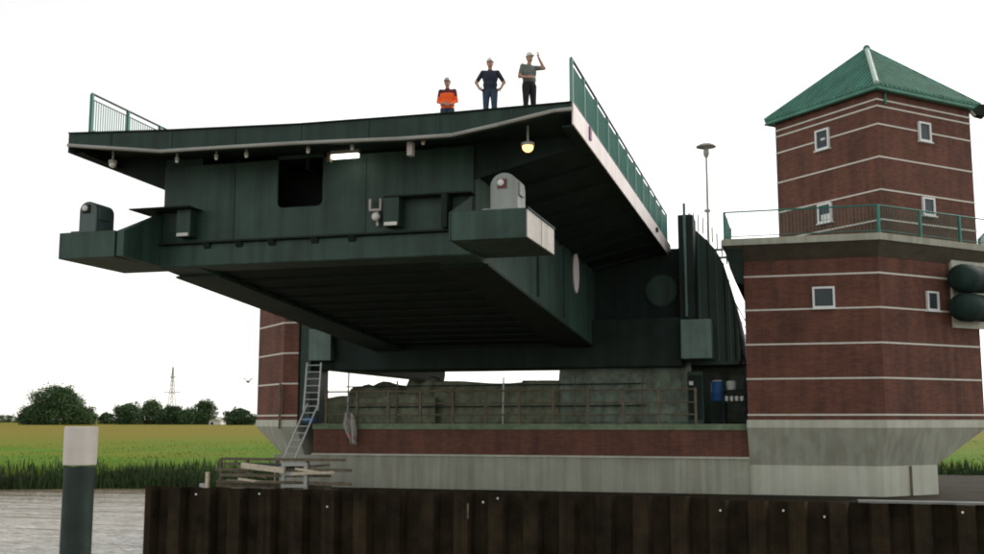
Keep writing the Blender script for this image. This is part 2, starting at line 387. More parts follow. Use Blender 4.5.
# edge beams (white fascia on the right, dark on the left)
for xx, w0, w1, mt, lab in ((XR, 0.0, 0.035, 'fascia_white', 'whitish side fascia of the deck'), (XL, -0.035, 0.0, 'steel_green', None)):
    m = MB(); z = lambda y: topz(xx, y)
    m.loft([(xx+w0,Y0,z(Y0)+.02),(xx+w1,Y0,z(Y0)+.02),(xx+w1,Y0,z(Y0)-.53),(xx+w0,Y0,z(Y0)-.53)],
           [(xx+w0,YE,z(YE)+.02),(xx+w1,YE,z(YE)+.02),(xx+w1,YE,z(YE)-.53),(xx+w0,YE,z(YE)-.53)])
    fa = m.build('side_fascia', mt, leaf)
    if lab:
        fa['label'] = lab
        MB().box(XR+.035, XR+.075, 27.0, 27.22, topz(XR,27)-.36, topz(XR,27)-.02).build('fascia_mark', 'mark_purple', fa)
        MB().box(XR+.035, XR+.11, 40.6, 40.9, topz(XR,40)-.3, topz(XR,40)-.16).build('drain_outlet', 'steel_dark', fa)
    s = 1 if xx == XL else -1
    fl_ = lambda y: [(xx+s*.04,y,topz(xx,y)-.52),(xx+s*.3,y,topz(xx,y)-.52),(xx+s*.3,y,topz(xx,y)-.47),(xx+s*.04,y,topz(xx,y)-.47)]
    m = MB().loft(fl_(Y0+.25), fl_(YE-.05))
    m.build('fascia_flange', 'steel_dark', fa)
# main girders: deep, haunched towards the pivot
def bot(y): return 8.66 + (y-27.9)*(-0.0795) if y < 44 else 7.38
GX = ((-17.5, -16.3), (-9.3, -8.1))
for (a, b) in GX:
    m = MB(); f = lambda y, e=0: [(a+e,y,bot(y)+(.06 if not e else 0)),(b-e,y,bot(y)+(.06 if not e else 0)),(b-e,y,topz(b,y)-.26),(a+e,y,topz(a,y)-.26)]
    ys = [27.0, 30, 36, 44.6]
    m.loft(f(ys[0]), f(ys[-1])); g = m.build('main_girder', 'steel_green', leaf)
    m = MB(); h = lambda y: [(a-.10,y,bot(y)-.01),(b+.10,y,bot(y)-.01),(b+.10,y,bot(y)+.055),(a-.10,y,bot(y)+.055)]
    m.loft(h(27.9), h(44.6)); m.build('bottom_flange', 'steel_mid' if b < -10 else 'steel_dark', g)
    for i in range(3):
        y = 34.0 + i*4.0
        MB().box(b+.001, b+.09, y-.01, y+.01, bot(y)+.3, topz(b,y)-.55).build('web_stiffener', 'steel_green', g)
    if b > -9:
        ic = MB().lathe((b+.012, 40.3, 10.1), [(0.80,0),(0.80,.05),(.72,.07)], n=28, axis='X'); ic.v = [(p[0], 40.3+(p[1]-40.3)*.6, p[2]) for p in ic.v]; ic.build('web_oval', 'fascia_white', g)  # pale oval disc set on the girder web
m = MB(); f = lambda y: [(-16.3,y,bot(y)+.16),(-9.3,y,bot(y)+.16),(-9.3,y,bot(y)+.20),(-16.3,y,bot(y)+.20)]
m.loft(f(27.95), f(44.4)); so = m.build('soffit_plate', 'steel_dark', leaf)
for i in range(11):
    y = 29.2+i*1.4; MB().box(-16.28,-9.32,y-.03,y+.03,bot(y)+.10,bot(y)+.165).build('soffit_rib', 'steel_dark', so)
# cross beams between the girders and cantilever brackets outside
for i in range(8):
    y = 28.9 + i*2.1
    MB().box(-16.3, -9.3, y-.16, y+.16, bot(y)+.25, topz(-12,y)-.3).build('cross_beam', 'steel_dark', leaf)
for i in range(9):
    y = 27.0 + i*2.1
    for a, t in ((GX[0][0], XL+.01), (GX[1][1], XR-.01)):
        z = topz(t, y)
        MB().prism([(a,z-.26),(t,z-.26),(t,z-.48),(a,z-1.25)], 1, y-.02, y+.02).build('cantilever_bracket', 'steel_dark', leaf)
for i, x in enumerate((-15.3,-14.2,-13.1,-12.0,-10.9)):
    m = MB(); f = lambda y: [(x-.05,y,topz(x,y)-.26),(x+.05,y,topz(x,y)-.26),(x+.05,y,topz(x,y)-.62),(x-.05,y,topz(x,y)-.62)]
    m.loft(f(27.2), f(44)); m.build('deck_rib', 'steel_dark', leaf)
for a, t, sg_ in ((GX[0][0], XL+.05, 1), (GX[1][1], XR-.05, -1)):
    m = MB(); f = lambda y: [(a,y,topz(t,y)-1.12),(t,y,topz(t,y)-.46),(t,y,topz(t,y)-.43),(a,y,topz(t,y)-1.09)]
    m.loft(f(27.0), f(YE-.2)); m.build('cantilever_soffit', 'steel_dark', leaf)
# front diaphragm with its black access opening (four plates around a real hole)
FY = 26.9; HX0, HX1, HZ0, HZ1 = -13.85, -12.48, 10.37, 11.50
fd = MB().box(-17.45, HX0, FY, FY+.06, 9.44, 11.75).box(HX1, -8.12, FY, FY+.06, 9.44, 11.75)\
    .box(HX0, HX1, FY, FY+.06, 9.44, HZ0).box(HX0, HX1, FY, FY+.06, HZ1+.35, 11.75)
k = 0.16
for sx, x in ((1, HX0), (-1, HX1)):
    arc = [(x, HZ0)] + [(x + sx*(k - k*math.cos(t*math.pi/8)), HZ0 + k - k*math.sin(t*math.pi/8)) for t in range(0,5)][::-1]
    fd.prism([(p[0], p[1]) for p in arc], 1, FY+.001, FY+.059)
fd = fd.build('front_diaphragm', 'steel_green', leaf)
MB().box(-14.6, -11.8, 28.2, 28.24, 9.7, 11.7).build('opening_dark_sheet', 'opening_black', fd)  # near-black sheet, the dark of the opening is put into its colour
MB().box(-17.46, -8.11, FY-.14, FY+1.0, 8.80, 9.44).build('bottom_beam', 'steel_green', leaf, bevel=.03)
MB().box(-17.44, -8.13, FY-.30, FY-.002, 9.443, 9.49).build('diaphragm_lip', 'steel_dark', fd)
for x in (-15.9,-14.9,-13.9,-12.6,-11.5):
    MB().prism([(FY-.28,9.44),(FY-.14,9.44),(FY-.14,9.28)], 0, x-.10, x+.10).build('lip_bracket', 'steel_dark', fd)
for x in (-15.2,-11.2):
    MB().box(x-.012, x+.012, FY-.022, FY, 9.5, 11.6).build('stiffener', 'steel_green', fd)
# outboard end blocks with locking bearings
for side, (x0, x1, xi) in (('l', (-19.47,-17.70,-17.62)), ('r', (-8.13,-6.22,-8.17))):
    eb = MB().box(x0, x1, Y0, 28.05, 8.88, 9.61).build('end_block', 'steel_green', leaf, bevel=.012)
    MB().prism([(Y0+.02,8.90),(Y0+.02,9.60),(FY,10.40),(FY,8.85)], 0, xi-.02, xi+(.19 if side == 'l' else .02)).build('gusset', 'steel_green', eb)
    if side == 'l': MB().box(-18.1, -16.2, FY-.75, FY+.3, 10.40, 10.44).build('gusset_flange', 'steel_dark', eb)
    else:
        MB().box(-10.5, -8.05, FY-.45, FY+.02, 10.40, 10.44).build('gusset_flange', 'steel_dark', eb)
        ep = MB().box(x1, x1+.03, Y0+.03, 26.5, 8.90, 9.585).box(x1, x1+.03, 26.56, 28.0, 8.90, 9.585).build('end_plate', 'zinc_plate', eb); ep['label'] = 'pale grey unpainted end plate'
        MB().box(x1, x1+.06, Y0+.01, 28.04, 9.585, 9.635).build('end_cap_strip', 'steel_dark', ep)
    # bearing housing with rounded head
    bx = (-19.0, -18.44) if side == 'l' else (-7.17, -6.48)
    by0, by1 = Y0+.18, Y0+1.0
    cxm = (bx[0]+bx[1])/2; rad = (bx[1]-bx[0])/2
    zc = 10.24
    poly = [(bx[0], 9.61), (bx[1], 9.61)] + [(cxm + rad*math.cos(t*math.pi/10), zc + rad*0.92*math.sin(t*math.pi/10)) for t in range(0, 11)]
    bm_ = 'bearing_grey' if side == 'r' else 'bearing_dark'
    lb = MB().prism(poly, 1, by0, by1).build('locking_bearing', bm_, leaf, bevel=.02)
    if side == 'r': lb['label'] = 'pale grey locking bearing'
    MB().box(bx[0]-.18, bx[1]+.04, by0-.08, by1+.1, 9.612, 9.66).build('foot_plate', bm_, lb)
    sx = cxm-.14
    MB().box(sx-.02, sx+.22, by0-.02, by0, 10.16, 10.40).build('recess_panel', 'reflector_red' if side == 'r' else 'opening_black', lb)
    MB().lathe((sx+.07, by0-.02, 10.30), [(.085,0),(.085,.04),(.05,.07)], n=12, axis='Y').build('signal_lens', 'plastic_white', lb)
    MB().box(bx[1], bx[1]+.05, by0+.1, by0+.5, 10.0, 10.32).build('side_lug', bm_, lb)
# guide brackets, clamp and lamps on the diaphragm
for x, g in ((-16.52, 0), (-10.27, 1)):
    b = MB().box(x-.24, x+.20, FY-.42, FY-.002, 9.62, 10.398).build('guide_bracket', 'steel_green', leaf, bevel=.012)
    MB().box(x-.20, x+.16, FY-.46, FY-.421, 9.63, 9.72).build('label_plate', 'plastic_white', b)
m = MB()
for x in (-10.98,-10.68): m.box(x-.03, x+.03, FY-.22, FY-.15, 10.12, 10.42)
m.box(-11.0,-10.66,FY-.215,FY-.155,10.09,10.15); cl = m.build('cable_clamp', 'zinc_plate', leaf)
MB().lathe((-10.80, FY-.10, 9.93), [(.03,0),(.11,.04),(.12,.14),(.06,.2)], n=12, axis='Y').build('lamp_bulb', 'plastic_white', cl, smooth=True)
MB().box(-10.83,-10.77,FY-.12,FY-.002,9.7,10.09).build('stem', 'zinc_plate', cl)
MB().box(-8.86,-8.70,FY-.5,FY-.002,9.5,10.39).build('recess_shade_plate', 'steel_dark', fd)  # dark plate added to throw shade into the recess
ft = MB().box(-11.95,-11.15,26.2,26.36,11.60,11.70).build('tube_lamp', 'pipe_grey', leaf)
MB().box(-11.93,-11.17,26.22,26.34,11.50,11.599).build('lamp_tube', 'lamp_lit', ft)
def soffit_lamp(x, y, z, r, mt, mount=.12):
    o = MB().lathe((x, y, z), [(r*.5,0),(r,.03),(r,.09),(r*.7,.12)], n=14).build('soffit_lamp', 'pipe_grey', leaf)
    MB().ball((x, y, z-.01), r*.85, r*.85, r*.8, 12, 8).build('lamp_bulb', mt, o, smooth=True)
    MB().tube((x, y, z+.1), (x, y, topz(x,y)-.25), .03).build('stem', 'pipe_grey', o)
soffit_lamp(-6.35, 25.75, 11.32, .17, 'lamp_warm')
soffit_lamp(-18.3, 25.6, 11.62, .12, 'lamp_glass')
for x in (-16.1,-14.9,-14.0,-12.2,-10.95,-9.0):
    soffit_lamp(x, 25.35, 11.50, .055, 'lamp_glass')
MB().box(-9.42,-9.28,25.3,25.5,11.20,11.55).build('junction_box', 'zinc_plate', leaf)
MB().box(-12.05,-11.96,26.2,26.36,11.42,11.66).build('cable_gland', 'timber', ft)
# railings along both deck edges
def leaf_rail(xx, ys, mt, mtp):
    z = lambda y: topz(xx, y)
    m = MB(); m.tube((xx, ys[0], z(ys[0])+1.16), (xx, ys[-1], z(ys[-1])+1.16), .035); m.tube((xx, ys[0], z(ys[0])+.12), (xx, ys[-1], z(ys[-1])+.12), .022)
    m.tube((xx, ys[0], z(ys[0])+1.0), (xx, ys[-1], z(ys[-1])+1.0), .018)
    rl = m.build('railing', 'rail_dark', leaf)
    pm = MB().box(-.045,.045,-.035,.035,0,1.15).mesh('post', mtp)
    for y in ys: inst('post', pm, (xx, y, z(y)+.0), rl)
    for a, b in zip(ys, ys[1:]):
        m = MB(); n = int((b-a)/.105)
        for i in range(1, n):
            y = a+(b-a)*i/n; m.box(xx-.011, xx+.011, y-.011, y+.011, z(y)+.12, z(y)+1.0)
        tag(m.build('baluster_infill', mt, rl), kind='stuff')
pos = [25.06,26.6]+[28.4+i*1.8 for i in range(10)]
leaf_rail(XR-.02, pos, 'rail_green', 'rail_green_light')
leaf_rail(XL+.62, [25.06,26.75]+[28.4+i*1.8 for i in range(10)], 'rail_green_light', 'rail_green')
# pivot cross girder, trunnion boxes and tail arms
MB().box(-19.5,-4.46,43.6,46.0,6.62,8.6).build('pivot_girder', 'steel_dark', leaf, bevel=.04)
MB().box(-8.7,-4.5,44.65,44.75,8.6,11.45).build('pivot_bulkhead', 'steel_dark', leaf)
MB().lathe((-5.34, 44.64, 9.80), [(.70,0),(.70,.05),(.62,.09)], n=28, axis='Y').build('orb_disc', 'steel_green', leaf)  # disc added to stand in for a backscatter light orb, no real plate
for x0, x1, z0, z1 in ((-20.55,-19.5,7.06,8.45),(-4.45,-3.25,6.90,8.46)):
    MB().box(x0,x1,43.2,45.2,z0,z1).build('trunnion_box', 'trunnion_green', leaf, bevel=.02)
prof = [(43.9,6.72),(43.9,11.5),(46.2,11.12),(48.5,10.95),(51,10.68),(53.4,10.27),(56,9.6),(57.8,8.9),(59,8.2),(59.4,7.1),(59.2,6.7)]
hp = [(-4.45,6.75),(-4.45,12.75),(-4.12,12.55),(-3.83,12.28),(-3.47,11.92),(-3.12,11.5),(-2.82,10.9),(-2.62,10.2),(-2.45,9.3),(-2.30,8.2),(-2.22,7.3),(-2.34,6.75)]
hs0 = [(x, 45.1, z) for x, z in hp]; hs1 = [(-4.45+(x+4.45)*.92, 58.5, 6.75+(z-6.75)*.80) for x, z in hp]
ta = MB().loft(hs0, hs1).build('tail_housing', 'steel_green', leaf)
for i, (x, z) in enumerate(hp[2:-2]):
    MB().tube((x, 45.06, z+.02), (x+.02, 45.06, 6.9), .025, n=5).build('seam', 'trunnion_green' if i % 2 else 'steel_dark', ta)
MB().prism(prof, 0, -20.7, -19.6).build('tail_arm', 'steel_dark', leaf)
for i in range(9):
    k = i/8; x = -4.2+1.5*k; z = 12.95-1.55*k*k; MB().box(x-.03,x+.03,45.3,45.36,z-.5,z+.22-.1*k).build('cover_clip', 'pipe_grey', ta)
MB().box(-4.5,-3.9,43.5,45.0,8.47,12.75).build('tail_post', 'steel_dark', leaf, bevel=.03)
MB().tube((-4.22,43.43,8.6),(-4.22,43.43,13.2),.06).build('cable_pipe', 'trunnion_green', leaf)

# ------------------------------------------------------------------ approach span beyond the leaf
ap = thing('approach_span', (-12, 75, 2), 'dark approach span running on behind the raised leaf', 'bridge')
MB().box(-19.0,-4.3,46.2,118,10.9,11.8).build('deck_girder', 'steel_dark', ap)
for x in (-17,-12,-7): MB().lathe((x,116,.9), [(.7,0),(.7,10.05)], n=18).build('column', 'concrete', ap)
m = MB()
m.tube((-4.35,46.3,13.15),(-4.35,118,13.15),.05); m.tube((-4.35,46.3,12.5),(-4.35,118,12.5),.03)
ar = m.build('railing', 'rail_dark', ap)
pm = MB().box(-.05,.05,-.05,.05,0,1.4).mesh('post','rail_dark')
for i in range(26): inst('post', pm, (-4.35, 46.5+i*1.0, 11.8), ar)

lamp = thing('street_lamp', (-4.15, 55.0, 11.8), 'slender grey street lamp with flat mushroom head between leaf and right tower', 'street lamp')
MB().lathe((-4.15,55,11.8), [(.13,0),(.13,.6),(.075,.7),(.055,6.1)], n=12).build('pole', 'zinc_plate', lamp)
MB().lathe((-4.15,55,17.85), [(.10,0),(.16,.18),(.14,.45)], n=14).build('lamp_body', 'pipe_grey', lamp)
MB().lathe((-4.15,55,18.28), [(.16,0),(.52,.10),(.50,.16),(.30,.26),(.05,.30)], n=20).build('lamp_shade', 'zinc_plate', lamp)
MB().box(-4.32,-4.02,54.9,55.1,15.0,15.12).build('clamp', 'pipe_grey', lamp)

# ------------------------------------------------------------------ people on the deck
def capsule(m, p0, r0, p1, r1, n=10):
    p0, p1 = Vector(p0), Vector(p1); d = p1-p0; L = max(d.length, 1e-4); q = d.to_track_quat('Z','Y')
    prof = [(math.sin(t)*r0, -math.cos(t)*r0) for t in (0.15,.55,1.0,1.45)] + [(math.cos(t)*r1, L+math.sin(t)*r1) for t in (.1,.55,1.0,1.42)]
    vs = []; 
    for r, h in prof:
        for i in range(n):
            a = 2*math.pi*i/n; vs.append(p0 + q @ Vector((r*math.cos(a), r*math.sin(a), h)))
    k = len(prof)
    fs = [(j*n+i, j*n+(i+1)%n, (j+1)*n+(i+1)%n, (j+1)*n+i) for j in range(k-1) for i in range(n)]
    fs += [tuple(range(n))[::-1], tuple((k-1)*n+i for i in range(n))]
    m.add(vs, fs)
def hand(m, wrist, direction, palm_n, curl=0.5):
    # palm plus four unequal bent fingers and a thumb off the side of the palm
    d = Vector(direction).normalized(); nrm = Vector(palm_n).normalized(); s = d.cross(nrm).normalized(); nrm = s.cross(d).normalized()
    wv = Vector(wrist)
    for t in (-.026,-.009,.009,.026): capsule(m, wv + s*t*.7, .016, wv + d*.085 + s*t, .0135, 8)
    for t, L in ((-.030,.060),(-.010,.078),(.010,.082),(.030,.072)):
        a = wv + d*.088 + s*t; b = a + (d*math.cos(curl) + nrm*math.sin(curl))*L*.5; c = b + (d*math.cos(curl*2.2)+nrm*math.sin(curl*2.2))*L*.5
        capsule(m, a, .0105, b, .0098, 8); capsule(m, b, .0098, c, .0085, 8)
    a = wv + d*.025 + s*.030; b = a + (d*.6 + s*.7 + nrm*.3).normalized()*.045; c = b + (d*.9 + s*.25 + nrm*.35).normalized()*.032
    capsule(m, a, .014, b, .0115, 8); capsule(m, b, .0115, c, .0095, 8)
def person(loc, rz, label, arms, cls, helmet, extra=None, scale=1.0, head_turn=(0,0)):
    # local frame: faces -Y, left hand of the person towards +X
    root = thing('person', loc, label, 'person', 'people standing on the deck')
    m = MB()
    for s in (-1, 1):
        capsule(m, (s*.115,-.02,.05), .045, (s*.13,-.19,.035), .035); capsule(m, (s*.115,0.03,.05), .045, (s*.115,-.02,.06), .045)
        capsule(m, (s*.115,0,.09), .052, (s*.11,-.015,.48), .075)
        capsule(m, (s*.11,-.015,.48), .078, (s*.10,0,.90), .11)
    m.ball((0,.015,.96), .195, .14, .15); m.ball((0,.0,1.10), .195, .135, .19); m.ball((0,.0,1.28), .212, .135, .20)
    m.ball((0,.0,1.38), .20, .115, .10)
    capsule(m, (-.15,0,1.43), .062, (.15,0,1.43), .062); capsule(m, (0,.005,1.44), .075, (0,-.01,1.56), .056)
    hy, hx = head_turn
    H = Vector((hx,-.03,1.655))
    m.ball(H, .077, .098, .115, 16, 12); m.ball(H+Vector((0,-.03,-.055)), .058, .062, .055)
    capsule(m, H+Vector((0,-.095,.005)), .012, H+Vector((0,-.115,-.022)), .016, 8)
    for s in (-1,1):
        m.ball(H+Vector((s*.079,.005,-.005)), .012, .022, .032); m.ball(H+Vector((s*.03,-.088,.012)), .013, .012, .010)
    capsule(m, H+Vector((-.02,-.088,-.052)), .009, H+Vector((.02,-.088,-.052)), .009, 8)
    for s, (el, wr, hd, pn, cu) in zip((-1,1), arms):
        sh = Vector((s*.195,0,1.43)); el = Vector(el); wr = Vector(wr)
        capsule(m, sh, .070, el, .055); capsule(m, el, .048, wr, .034); hand(m, wr + Vector(hd).normalized()*.01, hd, pn, cu)
    me = bpy.data.meshes.new('body'); me.from_pydata(m.v, [], m.f)
    tmp = bpy.data.objects.new('tmp', me); C.objects.link(tmp)
    rm = tmp.modifiers.new('r', 'REMESH'); rm.mode = 'VOXEL'; rm.voxel_size = 0.0085; rm.use_smooth_shade = True
    sm = tmp.modifiers.new('s', 'SMOOTH'); sm.factor = .5; sm.iterations = 3
    dg = bpy.context.evaluated_depsgraph_get(); ev = bpy.data.meshes.new_from_object(tmp.evaluated_get(dg))
    bpy.data.objects.remove(tmp); ev.name = 'body'
    names = []; ev.materials.clear()
    hands = [Vector(a[1]) for a in arms]; els = [Vector(a[0]) for a in arms]; hds = [Vector(a[2]).normalized() for a in arms]
    for p in ev.polygons:
        c = p.center; arm = 0
        for s, e, wv, hdir in zip((-1,1), els, hands, hds):
            sh = Vector((s*.195,0,1.43))
            for a, b, t0, t1 in ((sh, e, 0, 1), (e, wv, 1, 2)):
                ab = b-a; t = max(0, min(1, (c-a).dot(ab)/ab.length_squared)); dd = (a+ab*t-c).length
                if dd < .080 - .018*(t0) and (abs(c.x) > .2 or t0 == 1 or c.y < -.13): arm = max(arm, t0+t)
            hp = wv + hdir*.10
            if (c - hp).length < .115 and (abs(c.x) > .205 or c.y < -.145 or c.z > 1.5): arm = 2
        nm = cls(c, arm)
        if nm not in names: names.append(nm); ev.materials.append(M[nm])
        p.material_index = names.index(nm); p.use_smooth = True
    o = bpy.data.objects.new('body', ev); C.objects.link(o); o.parent = root; OFF[o] = Vector(loc)
    # helmet
    def local(mb, name, mt, smooth=True):
        ob = bpy.data.objects.new(name, mb.mesh(name, mt, smooth=smooth)); C.objects.link(ob); ob.parent = root; return ob
    h = MB(); hc = H + Vector((0,0,.045)); n = 20
    prof_h = [(.112,.0),(.112,.012),(.102,.014),(.098,.05),(.082,.092),(.05,.115),(.012,.122)]
    h.lathe((0,0,0), prof_h, n); h.v = [(x*.93+hc.x, y*1.12+hc.y, z+hc.z) for x,y,z in h.v]
    hm = local(h, 'helmet', helmet)
    br = MB(); br.prism([(-.085,-.09),(-.06,-.15),(0,-.168),(.06,-.15),(.085,-.09)], 2, .004, .014)
    br.v = [(x+hc.x,y+hc.y,z+hc.z) for x,y,z in br.v]
    b_ = local(br, 'visor', helmet, False); b_.parent = hm
    hr = MB(); hr.ball((H.x, H.y+.018, H.z+.012), .083, .095, .085, 16, 10); hr.v = [(x, max(y, H.y-.02), z) for x, y, z in hr.v]; local(hr, 'hair', 'hair')
    if extra: extra(local, H, hands, els)
    root.rotation_euler = (0,0,rz); root.scale = (scale,)*3
    return root
def deckz(x, y): return topz(x, y) + .052
# orange vest
def cls_orange(c, arm):
    if c.z < .07: return 'camera_black'
    if arm > 1.95 or (c.z > 1.51 and not arm): return 'skin'
    if arm: return 'maroon' if arm < .55 else 'orange_vest'
    if c.z > 1.36: return 'maroon'
    if c.z > .93: return 'orange_vest'
    return 'denim'
def vest_extra(local, H, hands, els):
    v = MB(); n = 24
    for z in (1.02,):
        for zz, k in ((z,0),(z+.04,1)):
            for i in range(n):
                a = 2*math.pi*i/n; v.v.append((.205*math.cos(a), .147*math.sin(a)+.008, zz))
        v.f += [(i,(i+1)%n,n+(i+1)%n,n+i) for i in range(n)]
    o = local(v, 'reflective_band', 'reflective'); md = o.modifiers.new('s','SOLIDIFY'); md.thickness = .008
x, y = -9.10, 27.62
person((x, y, deckz(x,y)), R(8), 'person in a bright orange hi-vis jacket and pale helmet standing at the deck edge',
       (((-.255,.0,1.14), (-.12,-.20,1.02), (1,-.15,.05), (0,1,0), .5), ((.255,.0,1.14), (.12,-.22,1.00), (-1,-.1,-.05), (0,1,0), .5)), cls_orange, 'helmet_green', vest_extra)
def cls_navy(c, arm):
    if c.z < .07 and not arm: return 'camera_black'
    if arm > .85 or (c.z > 1.495 and not arm): return 'skin'
    if arm or c.z > .95: return 'navy'
    return 'denim'
x, y = -7.53, 26.43
person((x, y, deckz(x,y)), R(14), 'person in navy t-shirt and white helmet with both hands on the hips',
       (((-.365,.06,1.18), (-.285,-.06,.985), (.6,-.6,-.55), (.7,.6,0), .5), ((.365,.06,1.18), (.285,-.06,.985), (-.6,-.6,-.55), (-.7,.6,0), .5)), cls_navy, 'helmet_white')
def cls_grey(c, arm):
    if c.z < .07 and not arm: return 'camera_black'
    if arm > .8 or (c.z > 1.495 and not arm): return 'skin'
    if arm or c.z > 1.02: return 'grey_shirt'
    return 'black_trousers'
def cam_extra(local, H, hands, els):
    c = (hands[0]+hands[1])/2 + Vector((0,-.02,.10))
    o = local(MB().box(c.x-.055,c.x+.055,c.y-.02,c.y+.02,c.z-.035,c.z+.035), 'camera', 'camera_black', False)
    k = local(MB().lathe((c.x,c.y-.02,c.z), [(.03,0),(.028,.025)], n=12, axis='Y'), 'lens', 'camera_black'); k.parent = o
x, y = -6.44, 26.3
person((x, y, deckz(x,y)), R(42), 'person in grey shirt and dark trousers raising one hand beside a white helmet',
       (((-.27,.02,1.15), (-.14,-.20,1.08), (.8,-.5,.1), (.3,.9,0), .5), ((.31,-.22,1.38), (.15,-.24,1.63), (-.12,-.05,.95), (-.3,.9,0), .25)), cls_grey, 'helmet_white')

# ------------------------------------------------------------------ right control tower
def plan_ring(plan, z): return [(p[0], p[1], z) for p in plan]
YT = 43.48
LP = [(-1.95,YT),(3.1,YT),(7.15,YT+4.05),(7.15,YT+9.0),(3.1,YT+13),(-1.95,YT+13)]
tw = thing('control_tower', (2.6, 48.5, 0.6), 'brick bridge control tower with pale bands and a green pyramid roof', 'tower')
lw = MB(); lw.loft(plan_ring(LP, 4.50), plan_ring(LP, 11.20)); lw = lw.build('lower_wall', 'brick', tw)
def scaled(plan, d, left=True):    # grow the front and chamfer outwards by d
    return [(p[0] + (0 if (p[0] < 0 and not left) else d*(1 if p[0] > 0 else -1))*(1 if i not in (1,4) else .42), p[1] + d*(-1 if p[1] < YT+6 else 1)*(1 if i in (0,1,4,5) else .42)) for i, p in enumerate(plan)]
def band(plan, z, h, parent, d=.02):
    q = scaled(plan, d); m = MB(); m.loft(plan_ring(q, z), plan_ring(q, z+h)); return m.build('brick_band', 'band_stone', parent)
for z in (4.66, 6.05, 7.39, 8.74, 10.07): band(LP, z, .065, lw)
# concrete foot: light rim, then inward sloping skirt, then plinth
m = MB(); q = scaled(LP, .05); m.loft(plan_ring(q, 4.20), plan_ring(q, 4.50)); m.build('concrete_rim', 'concrete_light', tw)
PB = [(-1.95,YT+.38),(2.95,YT+.38),(5.1,YT+2.55),(5.1,YT+9),(2.9,YT+12.6),(-1.95,YT+12.6)]
q = scaled(LP, .045); m = MB(); m.loft(plan_ring(PB, 2.76), plan_ring(q, 4.198)); m.build('concrete_skirt', 'concrete', tw)
m = MB(); m.loft(plan_ring(PB, 0.4), plan_ring(PB, 2.758)); pl = m.build('plinth', 'concrete_light', tw)
# rust stain joint on the plinth: a narrow downpipe
m = MB().tube((4.02,YT+1.40,1.6),(4.02,YT+1.40,2.74),.045).build('drain_pipe', 'timber', tw)
# balcony
SP = [(-2.72,42.7),(3.15,42.7),(8.2,47.75),(8.2,52.4),(3.2,57.2),(-2.72,57.2)]
m = MB(); m.loft(plan_ring(SP, 11.27), plan_ring(SP, 11.53)); slab = m.build('balcony_slab', 'concrete', tw)
q = [(-2.66,42.78),(3.12,42.78),(8.1,47.76),(8.1,52.3),(3.2,57.1),(-2.66,57.1)]
m = MB(); r2 = scaled(LP, .01); m.loft(plan_ring(r2, 10.72), plan_ring(q, 11.268)); m.build('balcony_soffit', 'soffit_shade', slab)
MB().prism([(-2.66,11.26),(-1.96,11.26),(-1.96,9.75),(-2.25,9.85),(-2.45,10.4)], 1, 42.9, 50).build('balcony_corbel', 'steel_dark', slab)
# balcony railing
def railing_run(a, b, z, parent, spacing=2.15, h=1.08, mt='rail_green', bal=.13, end=True):
    a, b = Vector(a), Vector(b); L = (b-a).length; n = max(1, round(L/spacing))
    pm = MB().box(-.05,.05,-.05,.05,0,h).mesh('post', mt)
    ang = math.atan2((b-a).y, (b-a).x)
    for i in range(n + (1 if end else 0)):
        p = a+(b-a)*i/n; inst('post', pm, (p.x,p.y,z), parent, rot=(0,0,ang))
    m = MB(); k = int(L/bal)
    for i in range(1,k):
        p = a+(b-a)*i/k; m.box(p.x-.008,p.x+.008,p.y-.008,p.y+.008,z+.1,z+h-.04)
    tag(m.build('baluster_infill', mt, parent), kind='stuff')
def rail_bars(pts, z, h, parent, mt):
    m = MB()
    for a, b in zip(pts, pts[1:]):
        for zz, r in ((z+h, .032), (z+.1, .02)): m.tube((*a, zz), (*b, zz), r)
    return m.build('railing', mt, parent)
RP = [(-2.6,46.5),(-2.6,42.8),(3.12,42.8),(8.05,47.73),(8.05,52.3)]
br_ = rail_bars(RP, 11.53, 1.08, tw, 'rail_green')
for i in range(4): railing_run((*RP[i],0), (*RP[i+1],0), 11.53, br_, spacing=(3.7,5.8,2.15,2.3)[i], end=(i==3))
# pipes of the gangway between leaf and balcony
for z in (11.50,11.85): MB().tube((-3.9,47.4,z),(-2.65,47.4,z),.06).build('gangway_pipe', 'pipe_grey', tw)
# upper tower: square set diagonally
UC = (3.37, 48.2); UH = 3.98
UPn = [(UC[0],UC[1]-UH),(UC[0]+UH,UC[1]),(UC[0],UC[1]+UH),(UC[0]-UH,UC[1])]
m = MB(); m.loft(plan_ring(UPn, 11.535), plan_ring(UPn, 17.62)); uw = m.build('upper_wall', 'brick', tw)
def dia(h): return [(UC[0],UC[1]-h),(UC[0]+h,UC[1]),(UC[0],UC[1]+h),(UC[0]-h,UC[1])]
for z in (12.27,13.47,14.79,16.12,16.86,17.13):
    m = MB(); m.loft(plan_ring(dia(UH+.03), z), plan_ring(dia(UH+.03), z+.06)); m.build('brick_band', 'band_stone', uw)
